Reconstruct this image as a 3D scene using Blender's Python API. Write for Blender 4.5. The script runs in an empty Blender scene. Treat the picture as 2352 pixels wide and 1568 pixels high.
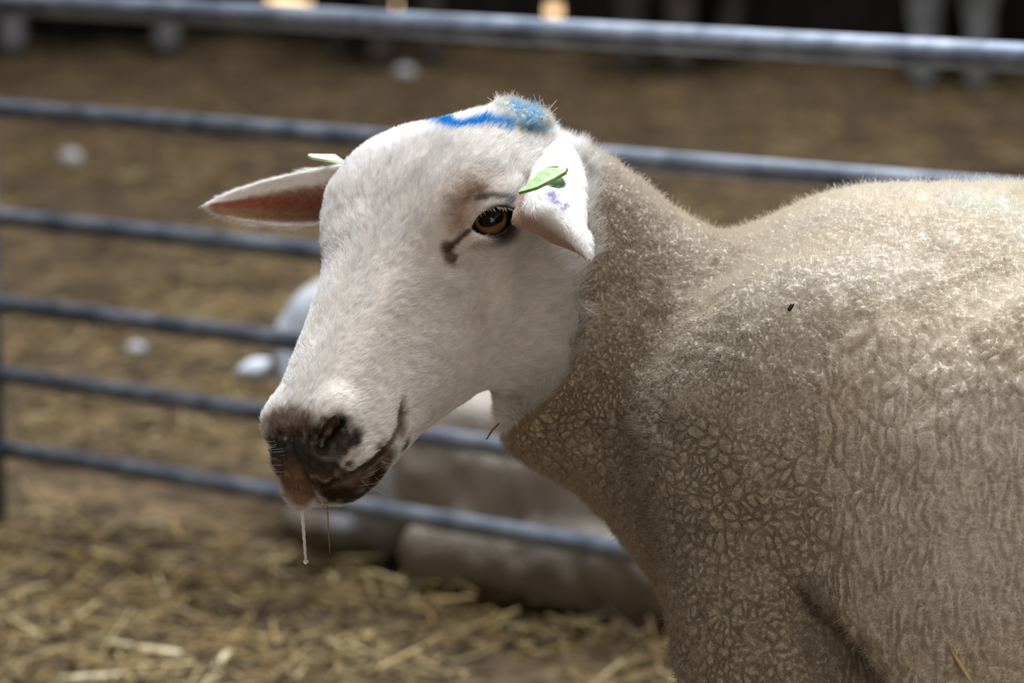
import bpy, math, random, time
import numpy as np
from mathutils import Vector, Matrix

T0 = time.time()
HAIR = True
rng = np.random.default_rng(7)
random.seed(7)
scene = bpy.context.scene
COL = scene.collection

# ------------------------------------------------------------------ camera
LENS, SENSOR, W, H = 105.0, 36.0, 2352, 1568
FPX = LENS / SENSOR * W                      # focal length in pixels
PITCH = math.atan(1284 / FPX)
CAM = np.array([0.0, 0.0, 0.935])
SC = 0.000285                                # metres per pixel at the sheep
D0 = FPX * SC                                # distance of the sheep's plane
FWD = np.array([0, math.cos(PITCH), -math.sin(PITCH)])
UP = np.array([0, math.sin(PITCH), math.cos(PITCH)])
RT = np.array([1.0, 0, 0])
cd = bpy.data.cameras.new('camera')
cd.lens, cd.sensor_width, cd.clip_start, cd.clip_end = LENS, SENSOR, 0.05, 200
cam = bpy.data.objects.new('camera', cd)
COL.objects.link(cam)
cam.location = CAM
cam.rotation_euler = (math.pi / 2 - PITCH, 0, 0)
scene.camera = cam
cd.dof.use_dof = True
cd.dof.focus_distance = D0 - 0.070
cd.dof.aperture_fstop = 5.8
cd.dof.aperture_blades = 9

# ------------------------------------------------------------------ world, lights, exposure
vs = scene.view_settings
vs.view_transform = 'Standard'
vs.look = 'None'
vs.exposure = 0.0
vs.gamma = 1.0
vs.use_curve_mapping = False
wd = bpy.data.worlds.new('barn_daylight')
scene.world = wd
wd.use_nodes = True
bg = wd.node_tree.nodes['Background']
bg.inputs[0].default_value = (1.0, 0.87, 0.73, 1)
bg.inputs[1].default_value = 0.16


def area(name, loc, target, sx, sy, power, col):
    l = bpy.data.lights.new(name, 'AREA')
    l.shape = 'RECTANGLE'
    l.size, l.size_y, l.energy, l.color = sx, sy, power, col
    o = bpy.data.objects.new(name, l)
    COL.objects.link(o)
    o.location = loc
    d = Vector(target) - Vector(loc)
    o.rotation_euler = d.to_track_quat('-Z', 'Y').to_euler()
    return o


area('overhead_light', (0.5, 3.2, 4.5), (0.0, 2.3, 0.5), 3.2, 2.6, 610, (0.82, 0.91, 1.0))
area('fill_light', (-3.4, 0.2, 2.4), (0.0, 2.0, 0.6), 2.6, 2.4, 12, (0.82, 0.92, 1.0))  # added cool fill from the left
area('fill_light', (1.3, -2.2, 1.9), (-0.1, 1.9, 0.6), 2.4, 2.2, 50, (1.0, 0.93, 0.84))  # added warm fill behind the camera, lifts the cheek and near side
area('overhead_light', (0.4, 8.2, 4.8), (0.4, 8.2, 0), 4.0, 2.6, 250, (0.92, 0.96, 1.0))  # added second overhead lamp to brighten the far floor, source not seen


# ------------------------------------------------------------------ small helpers
def P(px, py, d=0.0):
    """world point seen at pixel (px, py), d metres nearer to the camera than the sheep's plane"""
    z = D0 - d
    return CAM + RT * ((px - W / 2) / FPX * z) + UP * ((H / 2 - py) / FPX * z) + FWD * z


def on_plane(px, py, z0):
    r = RT * (px - W / 2) / FPX + UP * (H / 2 - py) / FPX + FWD
    return CAM + r * ((z0 - CAM[2]) / r[2])


def at_y(px, py, y0):
    r = RT * (px - W / 2) / FPX + UP * (H / 2 - py) / FPX + FWD
    return CAM + r * (y0 / r[1])


def unit(v):
    v = np.asarray(v, float)
    return v / np.linalg.norm(v)


def lin(r, g, b):
    f = lambda c: (c / 12.92 if c <= 0.04045 else ((c + 0.055) / 1.055) ** 2.4)
    return (f(r / 255), f(g / 255), f(b / 255))


def tag(o, label=None, cat=None, group=None, kind=None):
    for k, v in (('label', label), ('category', cat), ('group', group), ('kind', kind)):
        if v:
            o[k] = v
    return o


ZU = np.array([0, 0, 1.0])


def mesh_obj(name, verts, faces, mat, parent=None, smooth=True, cols=None, extra=None):
    verts = np.asarray(verts, dtype=np.float32)
    me = bpy.data.meshes.new(name)
    if isinstance(faces, np.ndarray):
        n, k = faces.shape
        me.vertices.add(len(verts))
        me.vertices.foreach_set('co', verts.ravel())
        me.loops.add(n * k)
        me.loops.foreach_set('vertex_index', faces.astype(np.int32).ravel())
        me.polygons.add(n)
        me.polygons.foreach_set('loop_start', np.arange(0, n * k, k, dtype=np.int32))
        me.update(calc_edges=True)
    else:
        me.from_pydata([tuple(map(float, v)) for v in verts], [], faces)
    if smooth:
        me.polygons.foreach_set('use_smooth', np.ones(len(me.polygons), dtype=bool))
    if cols is not None:
        a = me.attributes.new('col', 'FLOAT_COLOR', 'POINT')
        c = np.ones((len(verts), 4), dtype=np.float32)
        c[:, :3] = cols
        a.data.foreach_set('color', c.ravel())
    if extra is not None:
        for kx, vx in extra.items():
            a = me.attributes.new(kx, 'FLOAT', 'POINT')
            a.data.foreach_set('value', np.asarray(vx, dtype=np.float32))
    me.materials.append(mat)
    me.validate()
    o = bpy.data.objects.new(name, me)
    COL.objects.link(o)
    if parent is not None:
        o.parent = parent
        o.matrix_parent_inverse = parent.matrix_basis.inverted()
    return o


def tube(points, radii, sides=8, caps=True):
    """swept tube as (verts, faces)"""
    pts = np.asarray(points, float)
    n = len(pts)
    radii = np.broadcast_to(np.asarray(radii, float), (n,))
    tg = np.gradient(pts, axis=0)
    tg /= np.linalg.norm(tg, axis=1)[:, None] + 1e-12
    ref = np.array([0, 0, 1.0]) if abs(tg[0][2]) < 0.9 else np.array([1.0, 0, 0])
    V, F = [], []
    a = unit(np.cross(tg[0], ref))
    for i in range(n):
        a = a - tg[i] * np.dot(a, tg[i])
        a = unit(a)
        b = np.cross(tg[i], a)
        for j in range(sides):
            th = 2 * math.pi * j / sides
            V.append(pts[i] + radii[i] * (math.cos(th) * a + math.sin(th) * b))
    for i in range(n - 1):
        for j in range(sides):
            j2 = (j + 1) % sides
            F.append((i * sides + j, i * sides + j2, (i + 1) * sides + j2, (i + 1) * sides + j))
    if caps:
        F.append(tuple(range(sides))[::-1])
        F.append(tuple((n - 1) * sides + j for j in range(sides)))
    return V, F


def smoothstep(a, b, x):
    t = np.clip((x - a) / (b - a), 0, 1)
    return t * t * (3 - 2 * t)


# vectorised value noise in 3-D (numpy)
_PERM = np.random.default_rng(3).random((64, 64, 64)).astype(np.float32)


def vnoise(p, scale):
    q = np.asarray(p, np.float32) / scale
    i = np.floor(q).astype(np.int32)
    f = (q - i)
    f = f * f * (3 - 2 * f)
    out = 0
    for dx in (0, 1):
        wx = f[..., 0] if dx else 1 - f[..., 0]
        for dy in (0, 1):
            wy = f[..., 1] if dy else 1 - f[..., 1]
            for dz in (0, 1):
                wz = f[..., 2] if dz else 1 - f[..., 2]
                out = out + wx * wy * wz * _PERM[(i[..., 0] + dx) & 63, (i[..., 1] + dy) & 63, (i[..., 2] + dz) & 63]
    return out            # 0..1


def fbm(p, scale, octv=3):
    s, a, t = 0, 1.0, 0
    for k in range(octv):
        s = s + a * vnoise(np.asarray(p) + 13.7 * k, scale / 2 ** k)
        t += a
        a *= 0.5
    return s / t


# ------------------------------------------------------------------ materials
def new_mat(name):
    m = bpy.data.materials.new(name)
    m.use_nodes = True
    nt = m.node_tree
    return m, nt, nt.nodes['Principled BSDF']


def N(nt, typ, **kw):
    n = nt.nodes.new(typ)
    for k, v in kw.items():
        setattr(n, k, v)
    return n


def plain(name, col, rough=0.6, metal=0.0, spec=0.5, noise=None):
    m, nt, b = new_mat(name)
    b.inputs['Base Color'].default_value = (*col, 1)
    b.inputs['Roughness'].default_value = rough
    b.inputs['Metallic'].default_value = metal
    b.inputs['Specular IOR Level'].default_value = spec
    if noise:
        sc_, c2, amt = noise
        tc = N(nt, 'ShaderNodeTexCoord')
        nz = N(nt, 'ShaderNodeTexNoise')
        nz.inputs['Scale'].default_value = sc_
        nz.inputs['Detail'].default_value = 5
        mx = N(nt, 'ShaderNodeMix', data_type='RGBA')
        mx.inputs['A'].default_value = (*col, 1)
        mx.inputs['B'].default_value = (*c2, 1)
        rp = N(nt, 'ShaderNodeValToRGB')
        rp.color_ramp.elements[0].position = 0.5 - amt
        rp.color_ramp.elements[1].position = 0.5 + amt
        nt.links.new(tc.outputs['Object'], nz.inputs['Vector'])
        nt.links.new(nz.outputs['Fac'], rp.inputs['Fac'])
        nt.links.new(rp.outputs['Color'], mx.inputs['Factor'])
        nt.links.new(mx.outputs['Result'], b.inputs['Base Color'])
    return m


def attr_mat(name, rough=0.7, spec=0.2, trans=0.0, bump=None):
    """base colour from the stored 'col' attribute"""
    m, nt, b = new_mat(name)
    at = N(nt, 'ShaderNodeAttribute', attribute_name='col')
    nt.links.new(at.outputs['Color'], b.inputs['Base Color'])
    b.inputs['Roughness'].default_value = rough
    b.inputs['Specular IOR Level'].default_value = spec
    if trans > 0:
        tr = N(nt, 'ShaderNodeBsdfTranslucent')
        nt.links.new(at.outputs['Color'], tr.inputs['Color'])
        mx = N(nt, 'ShaderNodeMixShader')
        mx.inputs[0].default_value = trans
        nt.links.new(b.outputs[0], mx.inputs[1])
        nt.links.new(tr.outputs[0], mx.inputs[2])
        nt.links.new(mx.outputs[0], nt.nodes['Material Output'].inputs['Surface'])
    if bump:
        tc = N(nt, 'ShaderNodeTexCoord')
        nz = N(nt, 'ShaderNodeTexNoise')
        nz.inputs['Scale'].default_value = bump[0]
        nz.inputs['Detail'].default_value = 4
        bp = N(nt, 'ShaderNodeBump')
        bp.inputs['Strength'].default_value = bump[1]
        bp.inputs['Distance'].default_value = bump[2]
        nt.links.new(tc.outputs['Object'], nz.inputs['Vector'])
        nt.links.new(nz.outputs['Fac'], bp.inputs['Height'])
        nt.links.new(bp.outputs[0], b.inputs['Normal'])
    return m


# ------------------------------------------------------------------ implicit modelling on a rectilinear grid
def axis_points(lo, hi, flo, fhi, fine, coarse):
    """grid coordinates: fine spacing inside [flo, fhi], coarse outside"""
    a = np.arange(max(flo, lo), min(fhi, hi) + 1e-9, fine)
    left = np.arange(a[0] - coarse, lo - coarse, -coarse)[::-1]
    right = np.arange(a[-1] + coarse, hi + coarse, coarse)
    return np.concatenate([left, a, right])


class Field:
    def __init__(s, xs, ys, zs):
        s.ax = [np.asarray(a, np.float32) for a in (xs, ys, zs)]
        s.v = np.full([len(a) for a in s.ax], 0.5, np.float32)

    def region(s, lo, hi):
        sl, pts = [], []
        for a, l, h in zip(s.ax, lo, hi):
            i0, i1 = np.searchsorted(a, l), np.searchsorted(a, h)
            if i1 <= i0:
                return None, None
            sl.append(slice(i0, i1))
            pts.append(a[i0:i1])
        return tuple(sl), (pts[0][:, None, None], pts[1][None, :, None], pts[2][None, None, :])

    def add(s, fn, lo, hi, k=0.01, sub=False):
        pad = k * 1.2 + 0.012
        sl, q = s.region(np.asarray(lo) - pad, np.asarray(hi) + pad)
        if sl is None:
            return
        d = fn(*q).astype(np.float32)
        a = s.v[sl]
        if sub:
            d = -d
            h = np.clip(0.5 - 0.5 * (d - a) / k, 0, 1)
            s.v[sl] = d * (1 - h) + a * h + k * h * (1 - h)
        else:
            h = np.clip(0.5 + 0.5 * (d - a) / k, 0, 1)
            s.v[sl] = d * (1 - h) + a * h - k * h * (1 - h)

    def ellipsoid(s, c, axes, r, k=0.01, sub=False):
        c, axes, r = np.asarray(c, float), np.asarray(axes, float), np.asarray(r, float)

        def fn(X, Y, Z):
            dx, dy, dz = X - c[0], Y - c[1], Z - c[2]
            l = [(dx * a[0] + dy * a[1] + dz * a[2]) for a in axes]
            k0 = np.sqrt(sum((li / ri) ** 2 for li, ri in zip(l, r)))
            k1 = np.sqrt(sum((li / ri ** 2) ** 2 for li, ri in zip(l, r))) + 1e-6
            return k0 * (k0 - 1) / k1
        ext = np.sqrt(sum((np.abs(a) * ri) ** 2 for a, ri in zip(axes, r)))
        s.add(fn, c - ext, c + ext, k, sub)

    def sweep(s, keys, n=8, k=0.012, along=0.6):
        """keys: (centre, up vector, side vector, r_up, r_side); ellipsoids along a Catmull-Rom path"""
        K = np.array([np.concatenate([c, u, sd, [a, b]]) for c, u, sd, a, b in keys], float)
        Q = []
        m = len(K)
        for i in range(m - 1):
            p0, p1, p2, p3 = K[max(i - 1, 0)], K[i], K[i + 1], K[min(i + 2, m - 1)]
            for t in np.arange(n) / n:
                Q.append(0.5 * ((2 * p1) + (p2 - p0) * t + (2 * p0 - 5 * p1 + 4 * p2 - p3) * t * t + (-p0 + 3 * p1 - 3 * p2 + p3) * t ** 3))
        Q.append(K[-1])
        Q = np.array(Q)
        step = np.linalg.norm(np.diff(Q[:, :3], axis=0), axis=1)
        step = np.concatenate([step[:1], step])
        for q, st in zip(Q, step):
            u = unit(q[3:6])
            sd = q[6:9] - u * np.dot(q[6:9], u)
            sd = unit(sd)
            al = np.cross(u, sd)
            s.ellipsoid(q[:3], [u, sd, al], [q[9], q[10], max(along * min(q[9], q[10]), st * 1.5)], k)

    def sample(s, p):
        p = np.asarray(p, float)
        out = np.zeros(p.shape[:-1])
        I, A = [], []
        for d in range(3):
            a = s.ax[d]
            i = np.clip(np.searchsorted(a, p[..., d]) - 1, 0, len(a) - 2)
            I.append(i)
            A.append(np.clip((p[..., d] - a[i]) / (a[i + 1] - a[i]), 0, 1))
        for i in (0, 1):
            for j in (0, 1):
                for k in (0, 1):
                    w = (A[0] if i else 1 - A[0]) * (A[1] if j else 1 - A[1]) * (A[2] if k else 1 - A[2])
                    out += w * s.v[I[0] + i, I[1] + j, I[2] + k]
        return out

    def grad(s, p, e=0.003):
        p = np.asarray(p, float)
        g = np.stack([s.sample(p + e * np.eye(3)[d]) - s.sample(p - e * np.eye(3)[d]) for d in range(3)], -1)
        return g / (np.linalg.norm(g, axis=-1, keepdims=True) + 1e-9)

    def hit(s, px, py):
        """first surface point on the sight line through a pixel"""
        ds = np.arange(0.35, -0.45, -0.0008)
        pts = np.array([P(px, py, d) for d in ds])
        v = s.sample(pts)
        k = np.nonzero(v < 0)[0]
        return pts[k[0]] if len(k) else None

    def mesh(s):
        """surface nets: quads, plus outward normals from the field"""
        v = s.v
        ins = v < 0
        nx, ny, nz = v.shape
        c = [ins[i:nx - 1 + i, j:ny - 1 + j, k:nz - 1 + k] for i in (0, 1) for j in (0, 1) for k in (0, 1)]
        cnt = sum(x.astype(np.int8) for x in c)
        act = (cnt > 0) & (cnt < 8)
        I = np.argwhere(act)
        idx = np.full(act.shape, -1, np.int32)
        idx[act] = np.arange(len(I))
        offs = np.array([(i, j, k) for i in (0, 1) for j in (0, 1) for k in (0, 1)])
        cv = np.stack([v[I[:, 0] + o[0], I[:, 1] + o[1], I[:, 2] + o[2]] for o in offs], 1)
        acc = np.zeros((len(I), 3))
        num = np.zeros(len(I))
        for a in range(8):
            for b in range(a + 1, 8):
                if np.abs(offs[a] - offs[b]).sum() != 1:
                    continue
                va, vb = cv[:, a], cv[:, b]
                m = (va < 0) != (vb < 0)
                t = np.where(m, va / np.where(m, va - vb, 1), 0)
                pt = offs[a][None] + (offs[b] - offs[a])[None] * t[:, None]
                acc += pt * m[:, None]
                num += m
        loc = acc / num[:, None]
        pos = np.empty((len(I), 3))
        for d in range(3):
            a = s.ax[d]
            pos[:, d] = a[I[:, d]] + loc[:, d] * (a[I[:, d] + 1] - a[I[:, d]])
        faces = []
        # x edges
        for d in range(3):
            e = [(d + 1) % 3, (d + 2) % 3]
            sl0 = [slice(None)] * 3
            sl1 = [slice(None)] * 3
            sl0[d] = slice(0, v.shape[d] - 1)
            sl1[d] = slice(1, v.shape[d])
            for x in e:
                sl0[x] = sl1[x] = slice(1, v.shape[x] - 1)
            A, B = ins[tuple(sl0)], ins[tuple(sl1)]
            E = np.argwhere(A != B)
            flip = A[tuple(E.T)]
            for x in e:
                E[:, x] += 1
            q = []
            for (oa, ob) in ((1, 1), (0, 1), (0, 0), (1, 0)):
                J = E.copy()
                J[:, e[0]] -= oa
                J[:, e[1]] -= ob
                q.append(idx[tuple(J.T)])
            q = np.stack(q, 1)
            q[~flip] = q[~flip][:, ::-1]
            faces.append(q)
        F = np.concatenate(faces)
        F = F[(F >= 0).all(1)]
        return pos, F


def vertex_normals(V, F):
    n = np.cross(V[F[:, 2]] - V[F[:, 0]], V[F[:, 3]] - V[F[:, 1]])
    vn = np.zeros_like(V)
    for i in range(4):
        np.add.at(vn, F[:, i], n)
    return vn / (np.linalg.norm(vn, axis=1)[:, None] + 1e-12)


def relax(V, F, it=2, w=0.5):
    for _ in range(it):
        a = np.zeros_like(V)
        c = np.zeros(len(V))
        for i in range(4):
            for j in (1, 3):
                np.add.at(a, F[:, i], V[F[:, (i + j) % 4]])
                np.add.at(c, F[:, i], 1)
        V = V * (1 - w) + w * a / np.maximum(c, 1)[:, None]
    return V


class Head:
    """polar loft in a head frame: f to the nose, t to the forehead, s to the animal's left; millimetres inside"""
    # f: profile points (t, half width) from the top line to the jaw line
    ST = {
        -112: [(12, 0), (8, 12), (-8, 18), (-30, 16), (-44, 0)],
        -100: [(30, 0), (26, 32), (0, 43), (-38, 36), (-66, 0)],
        -75: [(56, 0), (53, 45), (20, 57), (-20, 50), (-70, 37), (-94, 0)],
        -40: [(73, 0), (68, 56), (32, 68), (-10, 56), (-68, 45), (-110, 0)],
        -10: [(73, 0), (68, 60), (37, 70), (0, 58), (-58, 44), (-102, 0)],
        18: [(66, 0), (61, 53), (33, 64), (2, 54), (-52, 41), (-90, 0)],
        45: [(58, 0), (52, 41), (25, 51), (-8, 47), (-47, 36), (-77, 0)],
        88: [(49, 0), (44, 32), (16, 42), (-12, 41), (-42, 29), (-59, 0)],
        130: [(42, 0), (37, 28), (12, 37), (-12, 38), (-34, 28), (-43, 0)],
        158: [(36, 0), (31, 27), (8, 36), (-14, 37), (-30, 28), (-36, 0)],
        180: [(28, 0), (24, 25), (4, 33), (-13, 34), (-27, 25), (-33, 0)],
        192: [(16, 0), (13, 20), (-3, 26), (-13, 26), (-23, 19), (-28, 0)],
        200: [(-1, 0), (-3, 8), (-11, 11), (-14, 11), (-17, 8), (-20, 0)],
    }

    def __init__(h, O, F, T, S):
        h.O, h.F, h.T, h.S = [np.asarray(x, float) for x in (O, F, T, S)]
        fs = sorted(h.ST)
        h.fs = np.array(fs, float)
        h.tc = np.array([(h.ST[f][0][0] + h.ST[f][-1][0]) / 2 for f in fs])
        h.ang = np.linspace(0, np.pi, 37)
        R = []
        for f, tc in zip(fs, h.tc):
            pr = np.array(h.ST[f], float)
            # smooth the profile with a Catmull-Rom in (t, s), mirrored at both ends
            ext = np.concatenate([[pr[1] * [1, -1]], pr, [pr[-2] * [1, -1]]])
            pts = []
            for i in range(1, len(ext) - 2):
                p0, p1, p2, p3 = ext[i - 1], ext[i], ext[i + 1], ext[i + 2]
                for t in np.arange(12) / 12:
                    pts.append(0.5 * ((2 * p1) + (p2 - p0) * t + (2 * p0 - 5 * p1 + 4 * p2 - p3) * t * t + (-p0 + 3 * p1 - 3 * p2 + p3) * t ** 3))
            pts.append(pr[-1])
            pts = np.array(pts)
            th = np.arctan2(pts[:, 1], pts[:, 0] - tc)
            o = np.argsort(th)
            R.append(np.interp(h.ang, th[o], np.hypot(pts[:, 1], pts[:, 0] - tc)[o]))
        R = np.array(R)
        # resample along f with a cubic
        h.fg = np.linspace(fs[0], fs[-1], 220)
        h.Rg = np.array([h._cub(h.fs, R[:, j], h.fg) for j in range(R.shape[1])]).T
        h.tg = h._cub(h.fs, h.tc, h.fg)

    @staticmethod
    def _cub(x, y, q):
        m = np.gradient(y, x)
        i = np.clip(np.searchsorted(x, q) - 1, 0, len(x) - 2)
        d = x[i + 1] - x[i]
        t = (q - x[i]) / d
        return ((2 * t ** 3 - 3 * t ** 2 + 1) * y[i] + (t ** 3 - 2 * t ** 2 + t) * d * m[i]
                + (-2 * t ** 3 + 3 * t ** 2) * y[i + 1] + (t ** 3 - t ** 2) * d * m[i + 1])

    def w(h, f, t, s):
        """head millimetres -> world"""
        return h.O + (h.F * f + h.T * t + h.S * s) * 0.001

    def local(h, p):
        d = (np.asarray(p) - h.O) * 1000
        return d @ h.F, d @ h.T, d @ h.S

    def field(h, X, Y, Z):
        dx, dy, dz = (X - h.O[0]) * 1000, (Y - h.O[1]) * 1000, (Z - h.O[2]) * 1000
        f = dx * h.F[0] + dy * h.F[1] + dz * h.F[2]
        t = dx * h.T[0] + dy * h.T[1] + dz * h.T[2]
        s = np.abs(dx * h.S[0] + dy * h.S[1] + dz * h.S[2])
        fc = np.clip(f, h.fg[0], h.fg[-1] - 1e-3)
        u = (fc - h.fg[0]) / (h.fg[1] - h.fg[0])
        i = u.astype(np.int32)
        i = np.minimum(i, len(h.fg) - 2)
        a = u - i
        tc = h.tg[i] * (1 - a) + h.tg[i + 1] * a
        th = np.arctan2(s, t - tc) / np.pi * 36
        j = np.minimum(th.astype(np.int32), 35)
        b = th - j
        R = (h.Rg[i, j] * (1 - b) + h.Rg[i, j + 1] * b) * (1 - a) + (h.Rg[i + 1, j] * (1 - b) + h.Rg[i + 1, j + 1] * b) * a
        r = np.hypot(s, t - tc)
        d = (r - R) * 0.9
        over = np.maximum(np.maximum(f - h.fg[-1], h.fg[0] - f), 0)
        d = np.where(over > 0, np.hypot(np.maximum(d, 0), over), d)
        # end caps: keep the field bounded near the ends
        d = np.maximum(d, np.maximum(f - h.fg[-1], h.fg[0] - f))
        return d * 0.001


# ------------------------------------------------------------------ hair strands
def strands(name, pts, rad, cols, mat, parent, tip=0.25):
    """pts (N, K, 3): one curves object; rad root radius per strand, tapering to the tip"""
    n, k = pts.shape[:2]
    hc = bpy.data.hair_curves.new(name)
    hc.add_curves([k] * n)
    hc.attributes['position'].data.foreach_set('vector', pts.astype(np.float32).ravel())
    tp = np.linspace(1, tip, k)[None, :] * np.asarray(rad).reshape(-1, 1)
    ra = hc.attributes.get('radius') or hc.attributes.new('radius', 'FLOAT', 'POINT')
    ra.data.foreach_set('value', np.broadcast_to(tp, (n, k)).astype(np.float32).ravel())
    ca = hc.attributes.new('col', 'FLOAT_COLOR', 'CURVE')
    c4 = np.ones((n, 4), np.float32)
    c4[:, :3] = cols
    ca.data.foreach_set('color', c4.ravel())
    hc.materials.append(mat)
    o = bpy.data.objects.new(name, hc)
    COL.objects.link(o)
    if parent is not None:
        o.parent = parent
    return o


def frame_from(S_cam, F2):
    """camera-space side vector and wanted image direction of the muzzle -> world axes"""
    S = unit(S_cam)
    fx, fy = F2
    fz = -(fx * S[0] + fy * S[1]) / S[2]
    F = unit([fx, fy, fz])
    T = np.cross(F, S)
    M = np.stack([RT, UP, -FWD])          # camera axes (right, up, towards the viewer) in world
    return F @ M, T @ M, S @ M


def mixc(c, m, col):
    m = m[:, None]
    return c * (1 - m) + np.asarray(col) * m


# ------------------------------------------------------------------ ground
GX = np.concatenate([np.linspace(-7, -1.6, 28)[:-1], np.linspace(-1.6, 2.2, 130), np.linspace(2.2, 7, 24)[1:]])
GY = np.concatenate([np.linspace(0.2, 2.4, 16)[:-1], np.linspace(2.4, 7, 150), np.linspace(7, 15, 80)[1:]])
gx, gy = np.meshgrid(GX, GY, indexing='ij')
gp = np.stack([gx, gy, gx * 0], -1)


def ground_z(p):
    return (fbm(p, 0.9, 2) - 0.5) * 0.05 + (fbm(p + 31, 0.16, 3) - 0.5) * 0.045 - 0.012


gp[..., 2] = ground_z(gp)
ni, nj = gx.shape
ii, jj = np.meshgrid(np.arange(ni - 1), np.arange(nj - 1), indexing='ij')
gf = np.stack([ii * nj + jj, (ii + 1) * nj + jj, (ii + 1) * nj + jj + 1, ii * nj + jj + 1], -1).reshape(-1, 4)


def ground_material():
    m, nt, b = new_mat('bedding_ground')
    tc = N(nt, 'ShaderNodeTexCoord')
    n1 = N(nt, 'ShaderNodeTexNoise')
    n1.inputs['Scale'].default_value, n1.inputs['Detail'].default_value = 4.5, 6
    n2 = N(nt, 'ShaderNodeTexNoise')
    n2.inputs['Scale'].default_value, n2.inputs['Detail'].default_value = 28, 6
    r1 = N(nt, 'ShaderNodeValToRGB')
    e = r1.color_ramp.elements
    e[0].position, e[0].color = 0.30, (0.036, 0.024, 0.014, 1)
    e[1].position, e[1].color = 0.72, (0.165, 0.112, 0.058, 1)
    x = e.new(0.52)
    x.color = (0.088, 0.061, 0.035, 1)
    r2 = N(nt, 'ShaderNodeValToRGB')
    e = r2.color_ramp.elements
    e[0].position, e[0].color = 0.32, (0.32, 0.30, 0.28, 1)
    e[1].position, e[1].color = 0.68, (1.45, 1.38, 1.25, 1)
    mx = N(nt, 'ShaderNodeMix', data_type='RGBA', blend_type='MULTIPLY')
    mx.inputs['Factor'].default_value = 1
    bp = N(nt, 'ShaderNodeBump')
    bp.inputs['Strength'].default_value, bp.inputs['Distance'].default_value = 0.7, 0.02
    L = nt.links.new
    L(tc.outputs['Object'], n1.inputs['Vector'])
    L(tc.outputs['Object'], n2.inputs['Vector'])
    L(n1.outputs['Fac'], r1.inputs['Fac'])
    L(n2.outputs['Fac'], r2.inputs['Fac'])
    L(r1.outputs['Color'], mx.inputs['A'])
    L(r2.outputs['Color'], mx.inputs['B'])
    L(mx.outputs['Result'], b.inputs['Base Color'])
    L(n2.outputs['Fac'], bp.inputs['Height'])
    L(bp.outputs[0], b.inputs['Normal'])
    b.inputs['Roughness'].default_value = 0.95
    b.inputs['Specular IOR Level'].default_value = 0.15
    return m


tag(mesh_obj('floor', gp.reshape(-1, 3), gf, ground_material()), 'trodden dung and straw bedding on the barn floor', 'floor', kind='structure')
STRAW_MAT = attr_mat('straw', 0.6, 0.3, 0.1)


def straw_layer():
    n = 52000
    yy = 2.5 + 10.0 * rng.random(n) ** 2.3
    xx = rng.uniform(-0.30, 0.36, n) * yy + rng.normal(0, 0.1, n)
    p = np.stack([xx, yy, 0 * xx], 1)
    patch = fbm(p + 3, 0.5, 3)
    keep = rng.random(n) < smoothstep(0.36, 0.64, patch + 0.08 * (yy < 4.6)) * (0.25 + 0.75 * smoothstep(8.5, 4.2, yy)) + 0.06
    p = p[keep]
    n = len(p)
    p[:, 2] = ground_z(p) + rng.random(n) ** 2 * 0.03
    a = rng.random(n) * 6.283
    tilt = rng.normal(0, 0.22, n)
    d = np.stack([np.cos(a), np.sin(a), tilt], 1)
    d /= np.linalg.norm(d, axis=1)[:, None]
    Ls = rng.uniform(0.015, 0.10, n) * rng.uniform(0.5, 1.3, n)
    t = np.linspace(-0.5, 0.5, 4)[None, :, None]
    bend = rng.normal(0, 0.05, (n, 3))
    pts = p[:, None] + d[:, None] * t * Ls[:, None, None] + bend[:, None] * (t * t) * Ls[:, None, None]
    pts[..., 2] = np.maximum(pts[..., 2], ground_z(pts) + 0.001)
    base = np.array([(0.32, 0.21, 0.075), (0.42, 0.30, 0.125), (0.16, 0.10, 0.04), (0.07, 0.043, 0.022), (0.52, 0.41, 0.20)])
    c = base[rng.choice(5, n, p=[0.27, 0.17, 0.26, 0.22, 0.08])] * rng.uniform(0.6, 1.05, (n, 1))
    o = strands('straw_litter', pts, rng.uniform(0.0009, 0.0024, n), c, STRAW_MAT, None, tip=0.85)
    tag(o, 'golden straw scattered over the barn floor', 'straw', kind='stuff')
    for (px, py, dx, dy, Lr) in ((215, 1520, 1, 0.12, 0.075), (330, 1470, 0.8, -0.5, 0.10), (505, 1480, 0.2, 1, 0.07)):
        q = on_plane(px, py, 0.01)
        q[2] = ground_z(q[None])[0] + 0.012
        u = unit([dx, dy, 0.03])
        v_, f_ = tube([q + u * Lr * tt_ for tt_ in (-0.5, -0.2, 0.2, 0.5)], 0.0042, 6)
        o = mesh_obj('straw_stalk', v_, f_, plain('pale_straw', (0.62, 0.52, 0.32), 0.5))
        tag(o, {215: 'pale thick straw lying flat at the lower left of the floor', 330: 'long pale straw slanting up to the right on the lower left floor',
                505: 'short pale straw pointing away, right of the slanting one on the floor'}[px], 'straw')


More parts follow.
